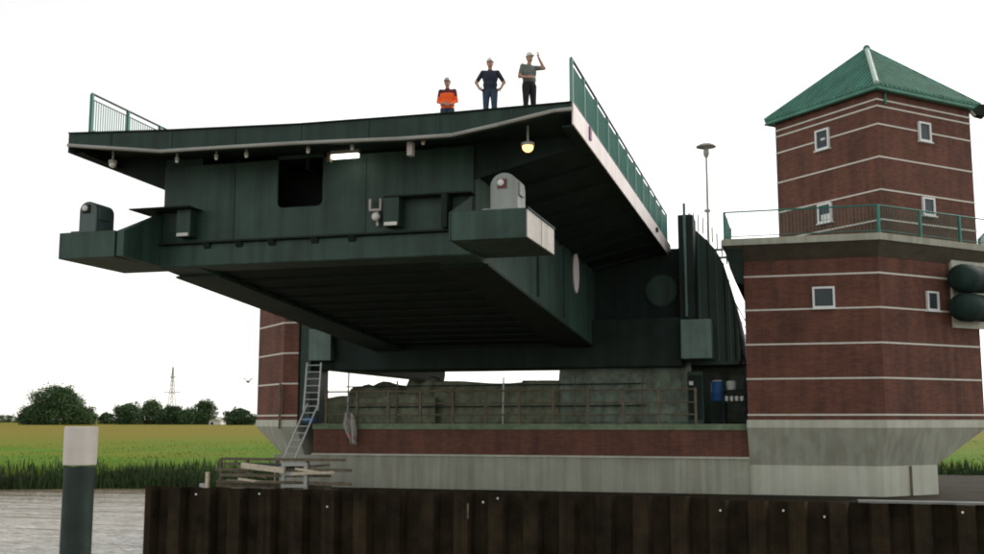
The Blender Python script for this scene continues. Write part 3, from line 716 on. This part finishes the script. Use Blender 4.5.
# roof
ZE, ZA, RH = 17.52, 20.5, 4.42
m = MB(); m.loft(plan_ring(dia(RH-.02), ZE), plan_ring(dia(RH-.02), ZE+.10)); rf = m.build('eaves', 'roof_green', tw)
cor = [Vector((*p, ZE+.10)) for p in dia(RH)]; apex = Vector((*UC, ZA))
for i in range(4):
    a, b = cor[i], cor[(i+1)%4]; m = MB(); nrm = (b-a).cross(apex-a).normalized()
    if nrm.z < 0: nrm = -nrm
    th = nrm*.05
    m.add([a,b,apex,a+th,b+th,apex+th], [(0,1,2),(3,4,5),(0,1,4,3),(1,2,5,4),(2,0,3,5)])
    n = 24
    for j in range(1,n):
        t = j/n; p = a+(b-a)*t; mid = (a+b)/2; up = apex-mid; f = 1-abs(2*t-1); e = p+up*f*.985
        dv = (b-a).normalized()*.022
        m.add([p-dv+th,p+dv+th,p+dv+th+nrm*.06,p-dv+th+nrm*.06,e-dv+th,e+dv+th,e+dv+th+nrm*.06,e-dv+th+nrm*.06],
              [(0,1,2,3),(4,5,6,7),(0,1,5,4),(1,2,6,5),(2,3,7,6),(3,0,4,7)])
    m.build('roof_slope', 'roof_green', rf)
for c in cor:
    MB().tube(c+Vector((0,0,.07)), apex+Vector((0,0,.07)), .10, n=8).build('hip_flashing', 'hip_metal' if c is cor[0] else 'roof_green', rf)
MB().ball((*UC, ZA+.12), .16, .16, .14, 12, 8).build('roof_cap', 'roof_green', rf, smooth=True)
m = MB()
for i in range(4):
    a, b = cor[i]-Vector((0,0,.12)), cor[(i+1)%4]-Vector((0,0,.12)); m.tube(a, b, .045, n=8)
m.build('gutter', 'roof_green', rf)
MB().tube((UC[0]+.35,UC[1]-UH+.25,17.45),(UC[0]+.35,UC[1]-UH+.25,17.0),.05).build('downpipe', 'rail_green', tw)
# windows: origin, along direction, normal
def window(o, along, nrm, wd, ht, parent, white=None):
    o, al, nr = Vector(o), Vector(along).normalized(), Vector(nrm).normalized(); up = Vector((0,0,1))
    def bx(mb, u0,u1,v0,v1,d0,d1):
        P = lambda u,v,d: o+al*u+up*v+nr*d
        mb.add([P(u0,v0,d0),P(u1,v0,d0),P(u1,v0,d1),P(u0,v0,d1),P(u0,v1,d0),P(u1,v1,d0),P(u1,v1,d1),P(u0,v1,d1)],
               [(0,3,2,1),(4,5,6,7),(0,1,5,4),(1,2,6,5),(2,3,7,6),(3,0,4,7)])
    f = MB(); t = .075
    bx(f,-t,wd+t,-t,0,-.02,.10); bx(f,-t,wd+t,ht,ht+t,-.02,.10); bx(f,-t,0,0,ht,-.02,.10); bx(f,wd,wd+t,0,ht,-.02,.10)
    w_ = f.build('window', 'window_white', parent)
    g = MB(); bx(g,0,wd,0,ht,.003,.045); g.build('pane', 'pane', w_)
    s = MB(); bx(s,-t-.05,wd+t+.05,-t-.05,-t-.002,-.02,.15); s.build('sill', 'window_white', w_)
    if white:
        u0,u1,v0,v1 = white; q = MB(); bx(q,u0*wd,u1*wd,v0*ht,v1*ht,.046,.052); q.build('notice', 'plastic_white', w_)
d2 = math.sqrt(.5)
window((.70,YT,8.86), (1,0,0), (0,-1,0), .68, .68, tw)
window((4.98,YT+1.88,8.84), (1,1,0), (1,-1,0), .52, .62, tw)
window((UC[0]-2.24,UC[1]-UH+2.24,15.80), (1,-1,0), (-1,-1,0), .60, .72, tw, (.35,.75,.45,.58))
window((UC[0]-2.26,UC[1]-UH+2.26,12.70), (1,-1,0), (-1,-1,0), .60, .66, tw, (.15,.95,.05,.42))
window((UC[0]+1.70,UC[1]-UH+1.70,15.82), (1,1,0), (1,-1,0), .56, .66, tw)
window((UC[0]+1.70,UC[1]-UH+1.70,12.75), (1,1,0), (1,-1,0), .56, .60, tw)
# navigation signal on the chamfer
sg = thing('navigation_signal', (6.9, 46.4, 8.1), 'two stacked dark signal drums on a pale board at the tower corner', 'signal')
def ch(t, d, z): return (3.1+t+d*d2, YT+t-d*d2, z)
m = MB(); a0 = [ch(2.85,.02,8.14),ch(2.85,.14,8.14),ch(4.6,.14,8.14),ch(4.6,.02,8.14)]
m.loft(a0, [(p[0],p[1],11.0) for p in a0]); m.build('backing_board', 'concrete_light', sg)
for zc in (10.05, 8.90):
    m = MB(); q = Matrix.Rotation(R(45), 3, 'Z') @ Matrix.Rotation(R(90), 3, 'Y')
    m.lathe((0,0,0), [(.12,0),(.34,.05),(.50,.20),(.57,.42),(.57,.9),(.52,1.1),(.54,1.3),(.54,2.3)], n=20)
    c = Vector(ch(2.42,.72,zc)); m.v = [tuple(c + q @ Vector(p)) for p in m.v]
    dr = m.build('signal_drum', 'dark_plastic', sg, smooth=True)
    m = MB(); a = ch(3.6,.13,zc); b = ch(3.6,.7,zc); m.tube(a, b, .12); m.build('bracket', 'dark_plastic', dr)
fl = thing('floodlight', (8.0, 45.0, 15.4), 'small dark floodlight on an arm beside the tower roof at the picture edge', 'floodlight')
m = MB().prism([(7.0,16.75),(7.32,16.98),(7.62,16.95),(7.62,16.62),(7.42,16.45),(7.15,16.55)], 1, 45.4, 45.9).build('lamp_housing', 'steel_dark', fl, bevel=.03)
MB().prism([(7.0,16.72),(7.15,16.53),(7.18,16.56),(7.03,16.75)], 1, 45.43, 45.87).build('lamp_glass', 'lamp_glass', fl)
MB().tube((7.6,45.65,16.85),(8.3,45.65,17.1),.05).build('arm', 'zinc_plate', fl)
MB().tube((8.3,45.65,2.0),(8.3,45.65,17.3),.09,.06).build('pole', 'zinc_plate', fl)

# ------------------------------------------------------------------ left tower
lt = thing('pier_tower', (-24, 48, .6), 'brick pier tower with pale bands behind the left side of the leaf', 'tower')
LQ = [(-21.15,YT),(-21.88,YT),(-24.5,YT+2.62),(-24.5,YT+4.4),(-22.9,YT+4.4),(-21.15,YT+2.5)]
m = MB(); m.loft(plan_ring(LQ,4.5), plan_ring(LQ,10.4)); lq = m.build('wall', 'brick', lt)
def grow(plan, d): 
    c = Vector((-21.15, YT+2.45)); return [(p[0]-(d if p[0] < -21.2 else 0)*(.42 if p[0] > -22 else 1), p[1]+(d if p[1] > c.y else -d)*(1 if p[0] > -22 else .42)) for p in plan]
for z in (4.66,6.05,7.39,8.74,10.07):
    m = MB(); g = grow(LQ,.02); m.loft(plan_ring(g,z), plan_ring(g,z+.065)); m.build('brick_band','band_stone',lq)
g = grow(LQ,.05); m = MB(); m.loft(plan_ring(g,4.2), plan_ring(g,4.5)); m.build('concrete_rim','concrete_light',lt)
PQ = [(-20.9,YT+.38),(-21.6,YT+.38),(-22.3,YT+1.4),(-22.3,YT+3),(-21.7,YT+3),(-20.9,YT+2.3)]
m = MB(); m.loft(plan_ring(PQ,2.76), plan_ring(grow(LQ,.045),4.198)); m.build('concrete_skirt','concrete',lt)
m = MB(); m.loft(plan_ring(PQ,.4), plan_ring(PQ,2.758)); m.build('plinth','concrete_light',lt)
g = grow(LQ,.5); m = MB(); m.loft(plan_ring(g,10.402), plan_ring(g,10.7)); m.build('roof_slab','concrete',lt)
MB().box(-21.12,-20.62,YT+.1,YT+2,4.35,10.0).build('side_pilaster','steel_green',lt)
MB().tube((-21.95,YT-.1,4.1),(-21.95,YT-.1,6.1),.05).build('downpipe','timber',lt)

# ------------------------------------------------------------------ pier between the towers
pr = thing('bridge_pier', (-11.5, 45, .4), 'low pier between the towers, dark brick parapet on a pale concrete wall', 'pier')
MB().box(-22.35,-1.952,YT+.30,YT+16,.4,2.98).build('concrete_wall','concrete',pr)
MB().box(-20.55,-1.953,YT+.22,YT+.62,2.982,3.06).build('ledge','concrete_light',pr)
MB().box(-20.55,-1.954,YT+.40,YT+.75,3.062,4.10).build('brick_parapet','brick',pr)
MB().box(-20.58,-1.955,YT+.34,YT+15,4.102,4.34).build('coping','slab_green',pr)
RX = [-20.0+1.455*i for i in range(12)]
m = MB()
for z, r in ((5.72,.035),(5.2,.025),(4.72,.03)): m.tube((-20.0,YT+.5,z),(-4.0,YT+.5,z),r)
prl = m.build('railing','timber',pr)
pm = MB().box(-.05,.05,-.05,.05,0,1.45).mesh('post','timber')
for x in RX: inst('post', pm, (x,YT+.5,4.34), prl)
# sheeting and covered machinery behind the railing
def sheet(name, pts, y, z0, ztop, mt, label, cat, amp=.12, seed=0, thick=.06):
    m = MB(); n = 60; k = 14
    x0, x1 = pts
    for j in range(k+1):
        for i in range(n+1):
            t = i/n; x = x0+(x1-x0)*t; zt = ztop(t); z = z0+(zt-z0)*j/k
            m.v.append((x, y + amp*(noise.noise((x*1.3,z*.5,seed))*1.6 + .6*noise.noise((x*4,z*1.2,seed+5))), z))
    w_ = n+1
    m.f = [(j*w_+i, j*w_+i+1, (j+1)*w_+i+1, (j+1)*w_+i) for j in range(k) for i in range(n)]
    o = m.build(name, mt, None, smooth=True); md = o.modifiers.new('s','SOLIDIFY'); md.thickness = thick
    return tag(o, label, cat)
sheet('debris_net', (-15.4,-9.6), YT+1.6, 4.34, lambda t: 6.12+.06*math.sin(t*9), 'tarp_green', 'long brownish green debris net hung behind the pier railing', 'net', seed=1)
sheet('tarpaulin', (-9.7,-4.2), YT+1.35, 4.34, lambda t: 6.68+.10*math.sin(t*7)+.12*t, 'tarp_grey', 'crumpled green tarpaulin at the right end of the pier railing', 'tarpaulin', amp=.22, seed=3)
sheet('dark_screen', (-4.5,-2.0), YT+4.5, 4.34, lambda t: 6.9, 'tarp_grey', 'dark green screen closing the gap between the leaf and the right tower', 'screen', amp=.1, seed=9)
sheet('hoarding_net', (-20.3,-15.2), YT+1.2, 4.34, lambda t: 5.45+.10*math.sin(t*11)+.15*t, 'tarp_green', 'low brown green net behind the railing beside the ladders', 'net', amp=.14, seed=21)
def mound(name, cx_, y, z0, wd, ht, dp, mt, label, cat, seed):
    m = MB(); m.ball((0,0,0),1,1,1,24,14); vs = []
    for x,yy,z in m.v:
        s = 1+.22*noise.noise((x*1.7+seed,yy*1.7,z*1.7))
        vs.append((cx_+x*wd*s, y+yy*dp*s, z0+max(0,(z*.5+.5)**.7)*ht*s))
    m.v = vs; return tag(m.build(name, mt, None, smooth=True), label, cat)
mound('covered_machine', -16.0, YT+2.6, 4.34, 1.3, 2.0, 1.0, 'tarp_green', 'rounded machine under a green cover behind the railing', 'machine', 2.0)
mound('covered_pile', -18.1, YT+2.4, 4.34, 1.6, 1.75, .9, 'tarp_green', 'low covered heap of material behind the left end of the railing', 'heap', 7.0)
sc = thing('scaffold_frame', (-12, YT+1.0, 4.34), 'thin dark scaffold poles standing between railing and nets', 'scaffold')
for i, x in enumerate((-19.2,-16.9,-14.3,-12.1,-9.0,-6.2)):
    MB().tube((x,YT+.95,4.34),(x+.04,YT+.95,(6.55,6.2,6.05,6.3,6.5,6.5)[i]),.035,n=6).build('pole','aluminium' if i in (0,3) else 'timber',sc)
for z in (5.05,5.95): MB().tube((-19.3,YT+.99,z),(-6.1,YT+.99,z+.03),.028,n=6).build('ledger','steel_dark',sc)
# winch house wall further back keeps the pit dark
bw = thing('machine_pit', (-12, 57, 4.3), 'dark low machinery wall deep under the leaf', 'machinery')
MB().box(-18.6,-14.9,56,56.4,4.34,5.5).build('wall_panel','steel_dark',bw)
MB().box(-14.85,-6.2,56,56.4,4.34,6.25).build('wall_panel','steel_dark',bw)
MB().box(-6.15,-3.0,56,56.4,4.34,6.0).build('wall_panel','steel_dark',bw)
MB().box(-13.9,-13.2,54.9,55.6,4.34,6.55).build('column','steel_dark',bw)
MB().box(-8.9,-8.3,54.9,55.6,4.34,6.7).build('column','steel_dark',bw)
# cabinet, barrel and boxes in the right corner of the pier
cb_ = thing('switch_cabinet', (-4.0, YT+1.2, 4.34), 'tall dark green cabinet beside the tarpaulin on the pier', 'cabinet')
MB().box(-4.35,-3.72,YT+1.0,YT+1.6,4.34,6.45).build('body','steel_green',cb_,bevel=.02)
MB().box(-4.30,-3.77,YT+.975,YT+.999,4.5,6.3).build('door','steel_dark',cb_)
MB().box(-4.28,-4.12,YT+.94,YT+.974,5.9,6.05).build('notice','plastic_white',cb_)
dr = thing('blue_barrel', (-3.2, YT+1.9, 4.34), 'blue plastic barrel on a crate beside the tower wall', 'barrel')
MB().lathe((-3.2,YT+1.9,5.25),[(.24,0),(.29,.06),(.29,.35),(.31,.38),(.29,.41),(.29,.74),(.22,.82)],n=18).build('body','plastic_blue',dr,smooth=True)
MB().lathe((-3.2,YT+1.9,6.07),[(.22,0),(.22,.04)],n=18).build('lid','plastic_white',dr)
MB().box(-3.5,-2.9,YT+1.6,YT+2.3,4.34,5.248).build('pallet_box','steel_dark',dr)
ss = thing('site_shelf', (-2.5, YT+1.2, 4.34), 'small site shelf with white pots between barrel and tower', 'shelf')
for z in (5.2,5.65): MB().box(-3.0,-2.02,YT+.9,YT+1.3,z,z+.05).build('shelf_board','steel_dark',ss)
for x in (-2.97,-2.08): MB().box(x,x+.05,YT+.93,YT+1.27,4.34,6.2).build('upright','steel_dark',ss)
for i in range(4):
    x = -2.82+i*.2
    tag(MB().lathe((x,YT+1.1,5.25),[(.06,0),(.075,.16),(.05,.2)],n=10).build('paint_pot','plastic_white'), ('first','second','third','last')[i] + ' white pot from the blue barrel on the lower site shelf', 'pot', 'white pots on the site shelf')
tag(MB().lathe((-2.62,YT+1.1,5.70),[(.17,0),(.21,.28),(.15,.36)],n=14).build('paint_bucket','timber_white'), 'pale bucket on the upper site shelf by the tower wall', 'bucket')
# cloth hung over the parapet
m = MB(); n, k = 22, 24
for j in range(k+1):
    for i in range(n+1):
        t, s = i/n, j/k; wdt = .22+.30*math.sin(math.pi*min(1,s*1.05+.12)); x = -18.8+.28*s+(t-.5)*wdt
        m.v.append((x, YT+.24-.10*math.sin(t*9+s*2)-.05*s-(.10 if s > .25 else 0), 4.85-1.35*s - .12*abs(t-.35)))
m.f = [(j*(n+1)+i, j*(n+1)+i+1, (j+1)*(n+1)+i+1, (j+1)*(n+1)+i) for j in range(k) for i in range(n)]
ct = m.build('draped_cloth','cloth_white',smooth=True); ct.modifiers.new('s','SOLIDIFY').thickness = .03
tag(ct,'pale cloth hanging over the brick parapet near the ladders','cloth')
tag(MB().prism([(-18.78,3.72),(-18.45,3.62),(-18.42,3.78),(-18.7,3.95)],1,YT+.04,YT+.10).build('red_rag','cloth_red',None,bevel=.02),'dark red rag caught at the lower end of the pale cloth','rag')
mound('blue_bundle', -20.55, YT-.02, 4.32, .26, .28, .2, 'plastic_blue', 'blue bundle on the rim of the left tower beside the ladder', 'bundle', 4.0)

# ------------------------------------------------------------------ ladders and timber staging
def ladder(name, a, b, wd, n, label):
    a, b = Vector(a), Vector(b); t = thing(name, a, label, 'ladder'); s = Vector((wd/2,0,0))
    for q in (-1,1): MB().tube(a+s*q, b+s*q, .04, n=6).build('stile','aluminium',t)
    for i in range(n):
        p = a+(b-a)*(i+.6)/n; MB().tube(p-s, p+s, .025, n=6).build('rung','aluminium',t)
ladder('upright_ladder', (-20.1,42.6,4.9), (-20.05,42.75,6.95), .66, 7, 'upright aluminium ladder under the leaf next to the left tower')
ladder('leaning_ladder', (-20.8,41.6,2.35), (-20.0,42.62,5.2), .52, 10, 'leaning aluminium ladder rising from the timber staging')
fill = MB().box(-23.0,14.0,35.6,62,-2,1.62).build('pier_apron','pile_rust'); structure(fill)
stg = thing('timber_staging', (-20,39.0,1.62), 'weathered timber staging of boards and posts behind the sheet piles', 'staging')
for z, x0, x1 in ((1.85,-22.6,-17.6),(2.02,-22.4,-17.8),(2.28,-22.2,-18.2),(2.5,-22.5,-18.4),(2.70,-22.3,-18.6),(2.90,-22.4,-17.0)):
    y = 39.0+rnd.uniform(-.1,.3); MB().box(x0,x1,y,y+.05,z,z+.11).build('board','timber',stg)
for x in (-22.5,-21.3,-20.0,-18.7): MB().box(x-.05,x+.05,39.4,39.5,1.62,2.95).build('post','timber',stg)
for x in (-19.45,-18.5): MB().box(x-.07,x+.07,38.85,38.97,1.62,2.75).build('post','timber_white',stg)
for z in (1.9,2.35,2.72): MB().box(-19.5,-18.4,38.80,38.849,z,z+.13).build('board','timber_white',stg)
MB().box(-22.75,-22.62,38.7,38.83,1.62,2.45).build('post','timber_pale',stg)
r3 = random.Random(5)
for i in range(14):     # loose boards and battens lying on and against the staging
    xa = r3.uniform(-22.6,-18.2); za = r3.uniform(1.8,2.8); L = r3.uniform(.8,2.4); dzz = r3.uniform(-.18,.18); yy = 38.75+r3.uniform(-.15,.9)
    MB().loft([(xa,yy,za),(xa,yy+.05,za),(xa,yy+.05,za+.09),(xa,yy,za+.09)], [(xa+L,yy+.1,za+dzz),(xa+L,yy+.15,za+dzz),(xa+L,yy+.15,za+dzz+.09),(xa+L,yy+.1,za+dzz+.09)]).build('board', r3.choice(('timber','timber','timber_pale','rail_dark')), stg)
MB().box(-23.0,-22.76,38.7,38.85,1.62,2.0).build('post','timber_white',stg)
for z in (2.52,2.0): MB().box(-18.35,-16.6,38.85,38.95,z,z+.12).build('board','cloth_red' if z > 3 else 'timber',stg)
m = MB(); m.loft([(-21.2,38.7,2.62),(-21.2,38.8,2.62),(-21.2,38.8,2.84),(-21.2,38.7,2.84)],[(-19.3,38.6,2.45),(-19.3,38.7,2.45),(-19.3,38.7,2.66),(-19.3,38.6,2.66)])
m.build('plank','timber_pale',stg)
MB().box(-22.7,-17.2,38.6,40.2,1.64,1.78).build('deck_boards','timber',stg)

# ------------------------------------------------------------------ sheet pile wall
sw = thing('sheet_pile_wall', (-5,35,-1), 'dark rusty corrugated sheet pile wall along the bottom of the picture', 'wall')
def pile_mesh(h):
    m = MB(); P = 1.2; t = .012; dp = .42
    line = [(0,0),(.24,0),(.36,dp),(.84,dp),(.96,0),(1.2,0)]
    a = [(x, y-t) for x,y in line] + [(x, y+t) for x,y in reversed(line)]
    m.loft([(x,y,-3) for x,y in a], [(x,y,h) for x,y in a]); return m
pa = pile_mesh(2.10).mesh('sheet_pile','pile_rust'); pb = pile_mesh(2.00).mesh('sheet_pile','pile_rust')
for i in range(32):
    x = -23.0+i*1.2; hi = x < -3.2
    inst('sheet_pile', pa if hi else pb, (x, 35.0+rnd.uniform(-.02,.02), rnd.uniform(-.012,.012)), sw)
MB().box(-23.0,-3.05,35.45,35.6,1.7,2.05).build('waling','pile_rust',sw)
MB().box(1.6,15.4,34.96,35.5,2.02,2.08).build('capping','pile_cap',sw)
MB().box(-2.95,1.59,35.45,35.6,1.66,1.95).build('waling','pile_rust',sw)
for x, z in ((-20.9,1.86),(-18.4,1.92),(-15.8,1.53),(-10.2,1.80),(-9.7,1.93),(-2.5,1.70),(-.6,1.74),(.6,1.58),(4.5,1.8)):
    MB().box(x-.028,x+.028,34.95,34.985,z-.03,z+.03).build('bolt_head','bolt_white',sw)
MB().box(-10.95+.2,-10.90+.2,34.95,34.985,1.25,1.75).build('rust_rod','timber',sw)

# ------------------------------------------------------------------ mooring pile
dp = thing('mooring_pile', (-14.0, 19.1, -1), 'round dark green mooring pile with a white top standing in the water', 'mooring pile')
MB().lathe((-14.06,19.05,-2),[(.30,0),(.305,1),(.30,5.55)],n=32).build('shaft','dolphin_green',dp,smooth=False)
MB().lathe((-14.06,19.05,3.60),[(.32,0),(.325,.03),(.325,.74),(.30,.765)],n=32).build('white_band','dolphin_white',dp)

# ------------------------------------------------------------------ trees, pylon, house, bird far off
def tree(loc, wd, ht, label, mi, seed, nleaf, lobes, group='trees on the far meadow', size=.45, name='broadleaf_tree', low=.08):
    r = random.Random(seed); t = thing(name, loc, label, 'tree' if ht > 4.5 else 'bush', group)
    x0, y0, z0 = loc; m = MB()
    m.tube((x0,y0,z0-.3),(x0+.1,y0,z0+ht*.42),.035*ht,.02*ht,8)
    cen = []
    for i in range(lobes*2):
        a = r.uniform(0,2*math.pi); q = r.random()**.6
        h = r.uniform(low+.02,.86); env = math.sin(math.pi*min(1,(h*.92+.10)))**.6
        c = Vector((x0+math.cos(a)*q*wd*.38*env, y0+math.sin(a)*q*wd*.38*env, z0+h*ht)); cen.append((c, r.uniform(.13,.22)*min(wd,ht)*(1.15-.4*h)))
        m.tube((x0+.05,y0,z0+ht*r.uniform(.15,.38)), c, .012*ht, .004*ht, 5)
    m.build('trunk','trunk',t)
    l = MB()
    for i in range(nleaf):
        if r.random() < .5:
            c, rad = cen[r.randrange(len(cen))]
            d = Vector((r.gauss(0,1),r.gauss(0,1),r.gauss(0,1)))*rad*.52
        else:       # loose fill through the whole crown, uneven at its rim
            a = r.uniform(0,2*math.pi); h = r.random()
            env = (1-((h-.36)/.64)**2)**.5 if h > .36 else .86+.14*h/.36
            lim = env*(.80+.30*noise.noise((math.cos(a)*1.6+seed, math.sin(a)*1.6, h*4)))
            q = r.random()**.5*lim; c = Vector((x0+math.cos(a)*q*wd*.46, y0+math.sin(a)*q*wd*.46, z0+.02*ht+h*ht*(.86+.12*noise.noise((math.cos(a)*2,math.sin(a)*2,seed))))); d = Vector((0,0,0))
        p = c+d; s = size*r.uniform(.5,1.2)
        if p.z < z0+.1: p.z = z0+.1+r.random()*.5
        u = Vector((r.gauss(0,1),r.gauss(0,1),r.gauss(0,.6))).normalized(); v = u.cross(Vector((r.gauss(0,1),r.gauss(0,1),r.gauss(0,1)))).normalized()
        l.v += [tuple(p-u*s), tuple(p-v*s*.55), tuple(p+u*s), tuple(p+v*s*.55)]; k = len(l.v); l.f.append((k-4,k-3,k-2,k-1))
    me = bpy.data.meshes.new('crown'); me.from_pydata([(a-x0,b-y0,c-z0) for a,b,c in l.v], [], l.f); me.materials.append(M['leaf%d' % mi])
    o = bpy.data.objects.new('crown', me); C.objects.link(o); o.parent = t
def px(x, Yd):      # spot on the far meadow seen at picture column x
    yaw, pit = R(15.8), math.atan2(143,1080); a = (x-492)/1080
    d = Vector((-math.sin(yaw)*math.cos(pit)+a*math.cos(yaw)-.0*1, math.cos(yaw)*math.cos(pit)+a*math.sin(yaw)))
    b = (277-421)/1080; d += Vector((-math.sin(yaw)*-math.sin(pit), math.cos(yaw)*-math.sin(pit)))*b
    return d.x*Yd/d.y, Yd
for col, Yd, wd, ht, mi, nl, lb, lab in (
    (56,200,12.5,9.4,0,11000,26,'largest round dark green tree standing alone at the left'),
    (33,203,6,5.2,2,3500,12,'lower flank tree at the left foot of the largest tree'),
    (83,201,6,4.4,1,3500,12,'small bushy tree at the right foot of the largest tree'),
    (106,230,4.2,3.4,0,1800,8,'low bush just right of the largest tree'),
    (128,215,7.2,5.6,0,4200,14,'pointed tree at the left end of the tree row'),
    (152,222,6.8,6.4,1,4200,14,'tallest tree of the row left of the pylon'),
    (170,218,7,5.0,2,4200,14,'dense tree directly below the pylon'),
    (188,216,5.6,4.0,0,3000,12,'low rounded tree right of the pylon foot'),
    (203,220,6.2,6.2,0,4200,14,'upright tree at the right end of the tree row'),
    (240,205,7.2,4.0,2,4200,14,'flat-topped hedge bush left of the brick pier tower'),
    (8,330,9,3.4,0,1600,8,'low far bush at the left picture edge')):
    K = 2.2; X_, Y_ = px(col, Yd*K); tree((X_,Y_,1.6), wd*K*1.28, ht*K*.98, lab, mi, col, int(nl*1.7), lb, size=.52, name='broadleaf_tree' if ht > 4.5 else 'meadow_bush')
for i, (col, Yd, wd, ht) in enumerate(((352,170,7,4.6),(395,190,8,4.4),(575,160,8,5.4),(610,165,8,5.6),(715,120,5,4.0),(740,125,5,4.2))):
    X_, Y_ = px(col, Yd)
    tree((X_,Y_,2.0), wd, ht, ('shrub glimpsed under the leaf beside the ladders','shrub glimpsed under the leaf behind the covered machine','bright shrub seen under the leaf behind the debris net','taller shrub seen under the leaf near its right girder','shrub behind the switch cabinet on the pier','shrub in the gap beside the right tower wall')[i], 1, 50+i, 2400, 10, 'shrubs seen through under the leaf', name='meadow_bush')
def pylon():
    X_, Y_ = px(171, 900); t = thing('power_pylon', (X_,Y_,2), 'thin grey lattice power pylon above the row of trees', 'pylon')
    H_ = 52; wz = lambda z: 3.4*max(0,1-z/H_)**1.2+.4
    m = MB()
    lv = [a*1.68 for a in (0,4.5,8.5,12,15,17.5,19.8,22,24,26,28,30,31)]
    for a, b in zip(lv, lv[1:]):
        ca = [(X_+s*wz(a),Y_+q*wz(a),2+a) for s,q in ((-1,-1),(1,-1),(1,1),(-1,1))]; cb = [(X_+s*wz(b),Y_+q*wz(b),2+b) for s,q in ((-1,-1),(1,-1),(1,1),(-1,1))]
        for i in range(4):
            m.tube(ca[i],cb[i],.30,n=4); m.tube(ca[i],cb[(i+1)%4],.16,n=4)
    m.build('lattice_mast','pylon_grey',t)
    for z, L in ((30.0,10.0),(44.5,3.4)):
        m = MB(); m.tube((X_-L,Y_,z),(X_+L,Y_,z),.38,n=6); m.tube((X_-L,Y_,z),(X_,Y_,z+1.6),.12,n=4); m.tube((X_+L,Y_,z),(X_,Y_,z+1.6),.12,n=4); m.build('cross_arm','pylon_grey',t)
pylon()
X_, Y_ = px(218, 480)
hs_ = thing('farm_shed', (X_,Y_,2), 'low white shed at the right end of the tree row', 'shed')
MB().box(X_-3.2,X_+3.2,Y_-3,Y_+3,2,4.0).build('wall','house_wall',hs_)
MB().prism([(X_-3.5,4.0),(X_+3.5,4.0),(X_,5.2)],1,Y_-3.3,Y_+3.3).build('roof','concrete',hs_)
MB().box(X_-2.2,X_-.8,Y_-3.05,Y_-3.0,2.1,3.4).build('door','steel_dark',hs_)
bd = thing('bird', (-40.47,74.6,7.38), 'small dark bird flying beside the left brick tower', 'bird')
bx, by, bz = -40.47,74.6,7.38
MB().ball((bx,by,bz),.10,.26,.09,10,7).build('body','gull_grey',bd,smooth=True)
for s in (-1,1):
    MB().add([(bx,by-.1,bz),(bx,by+.12,bz),(bx+s*.35,by+.1,bz+.25),(bx+s*.35,by-.08,bz+.25),(bx+s*.62,by+.14,bz+.18),(bx,by-.1,bz+.03),(bx,by+.12,bz+.03),(bx+s*.35,by+.1,bz+.28),(bx+s*.35,by-.08,bz+.28)],
             [(0,1,2,3),(3,2,4),(5,6,7,8),(8,7,4),(0,3,8,5),(1,6,7,2)]).build('wing','gull_grey',bd)
MB().prism([(bx-.07,by+.45),(bx+.07,by+.45),(bx,by+.2)],2,bz-.01,bz+.02).build('tail','gull_grey',bd)
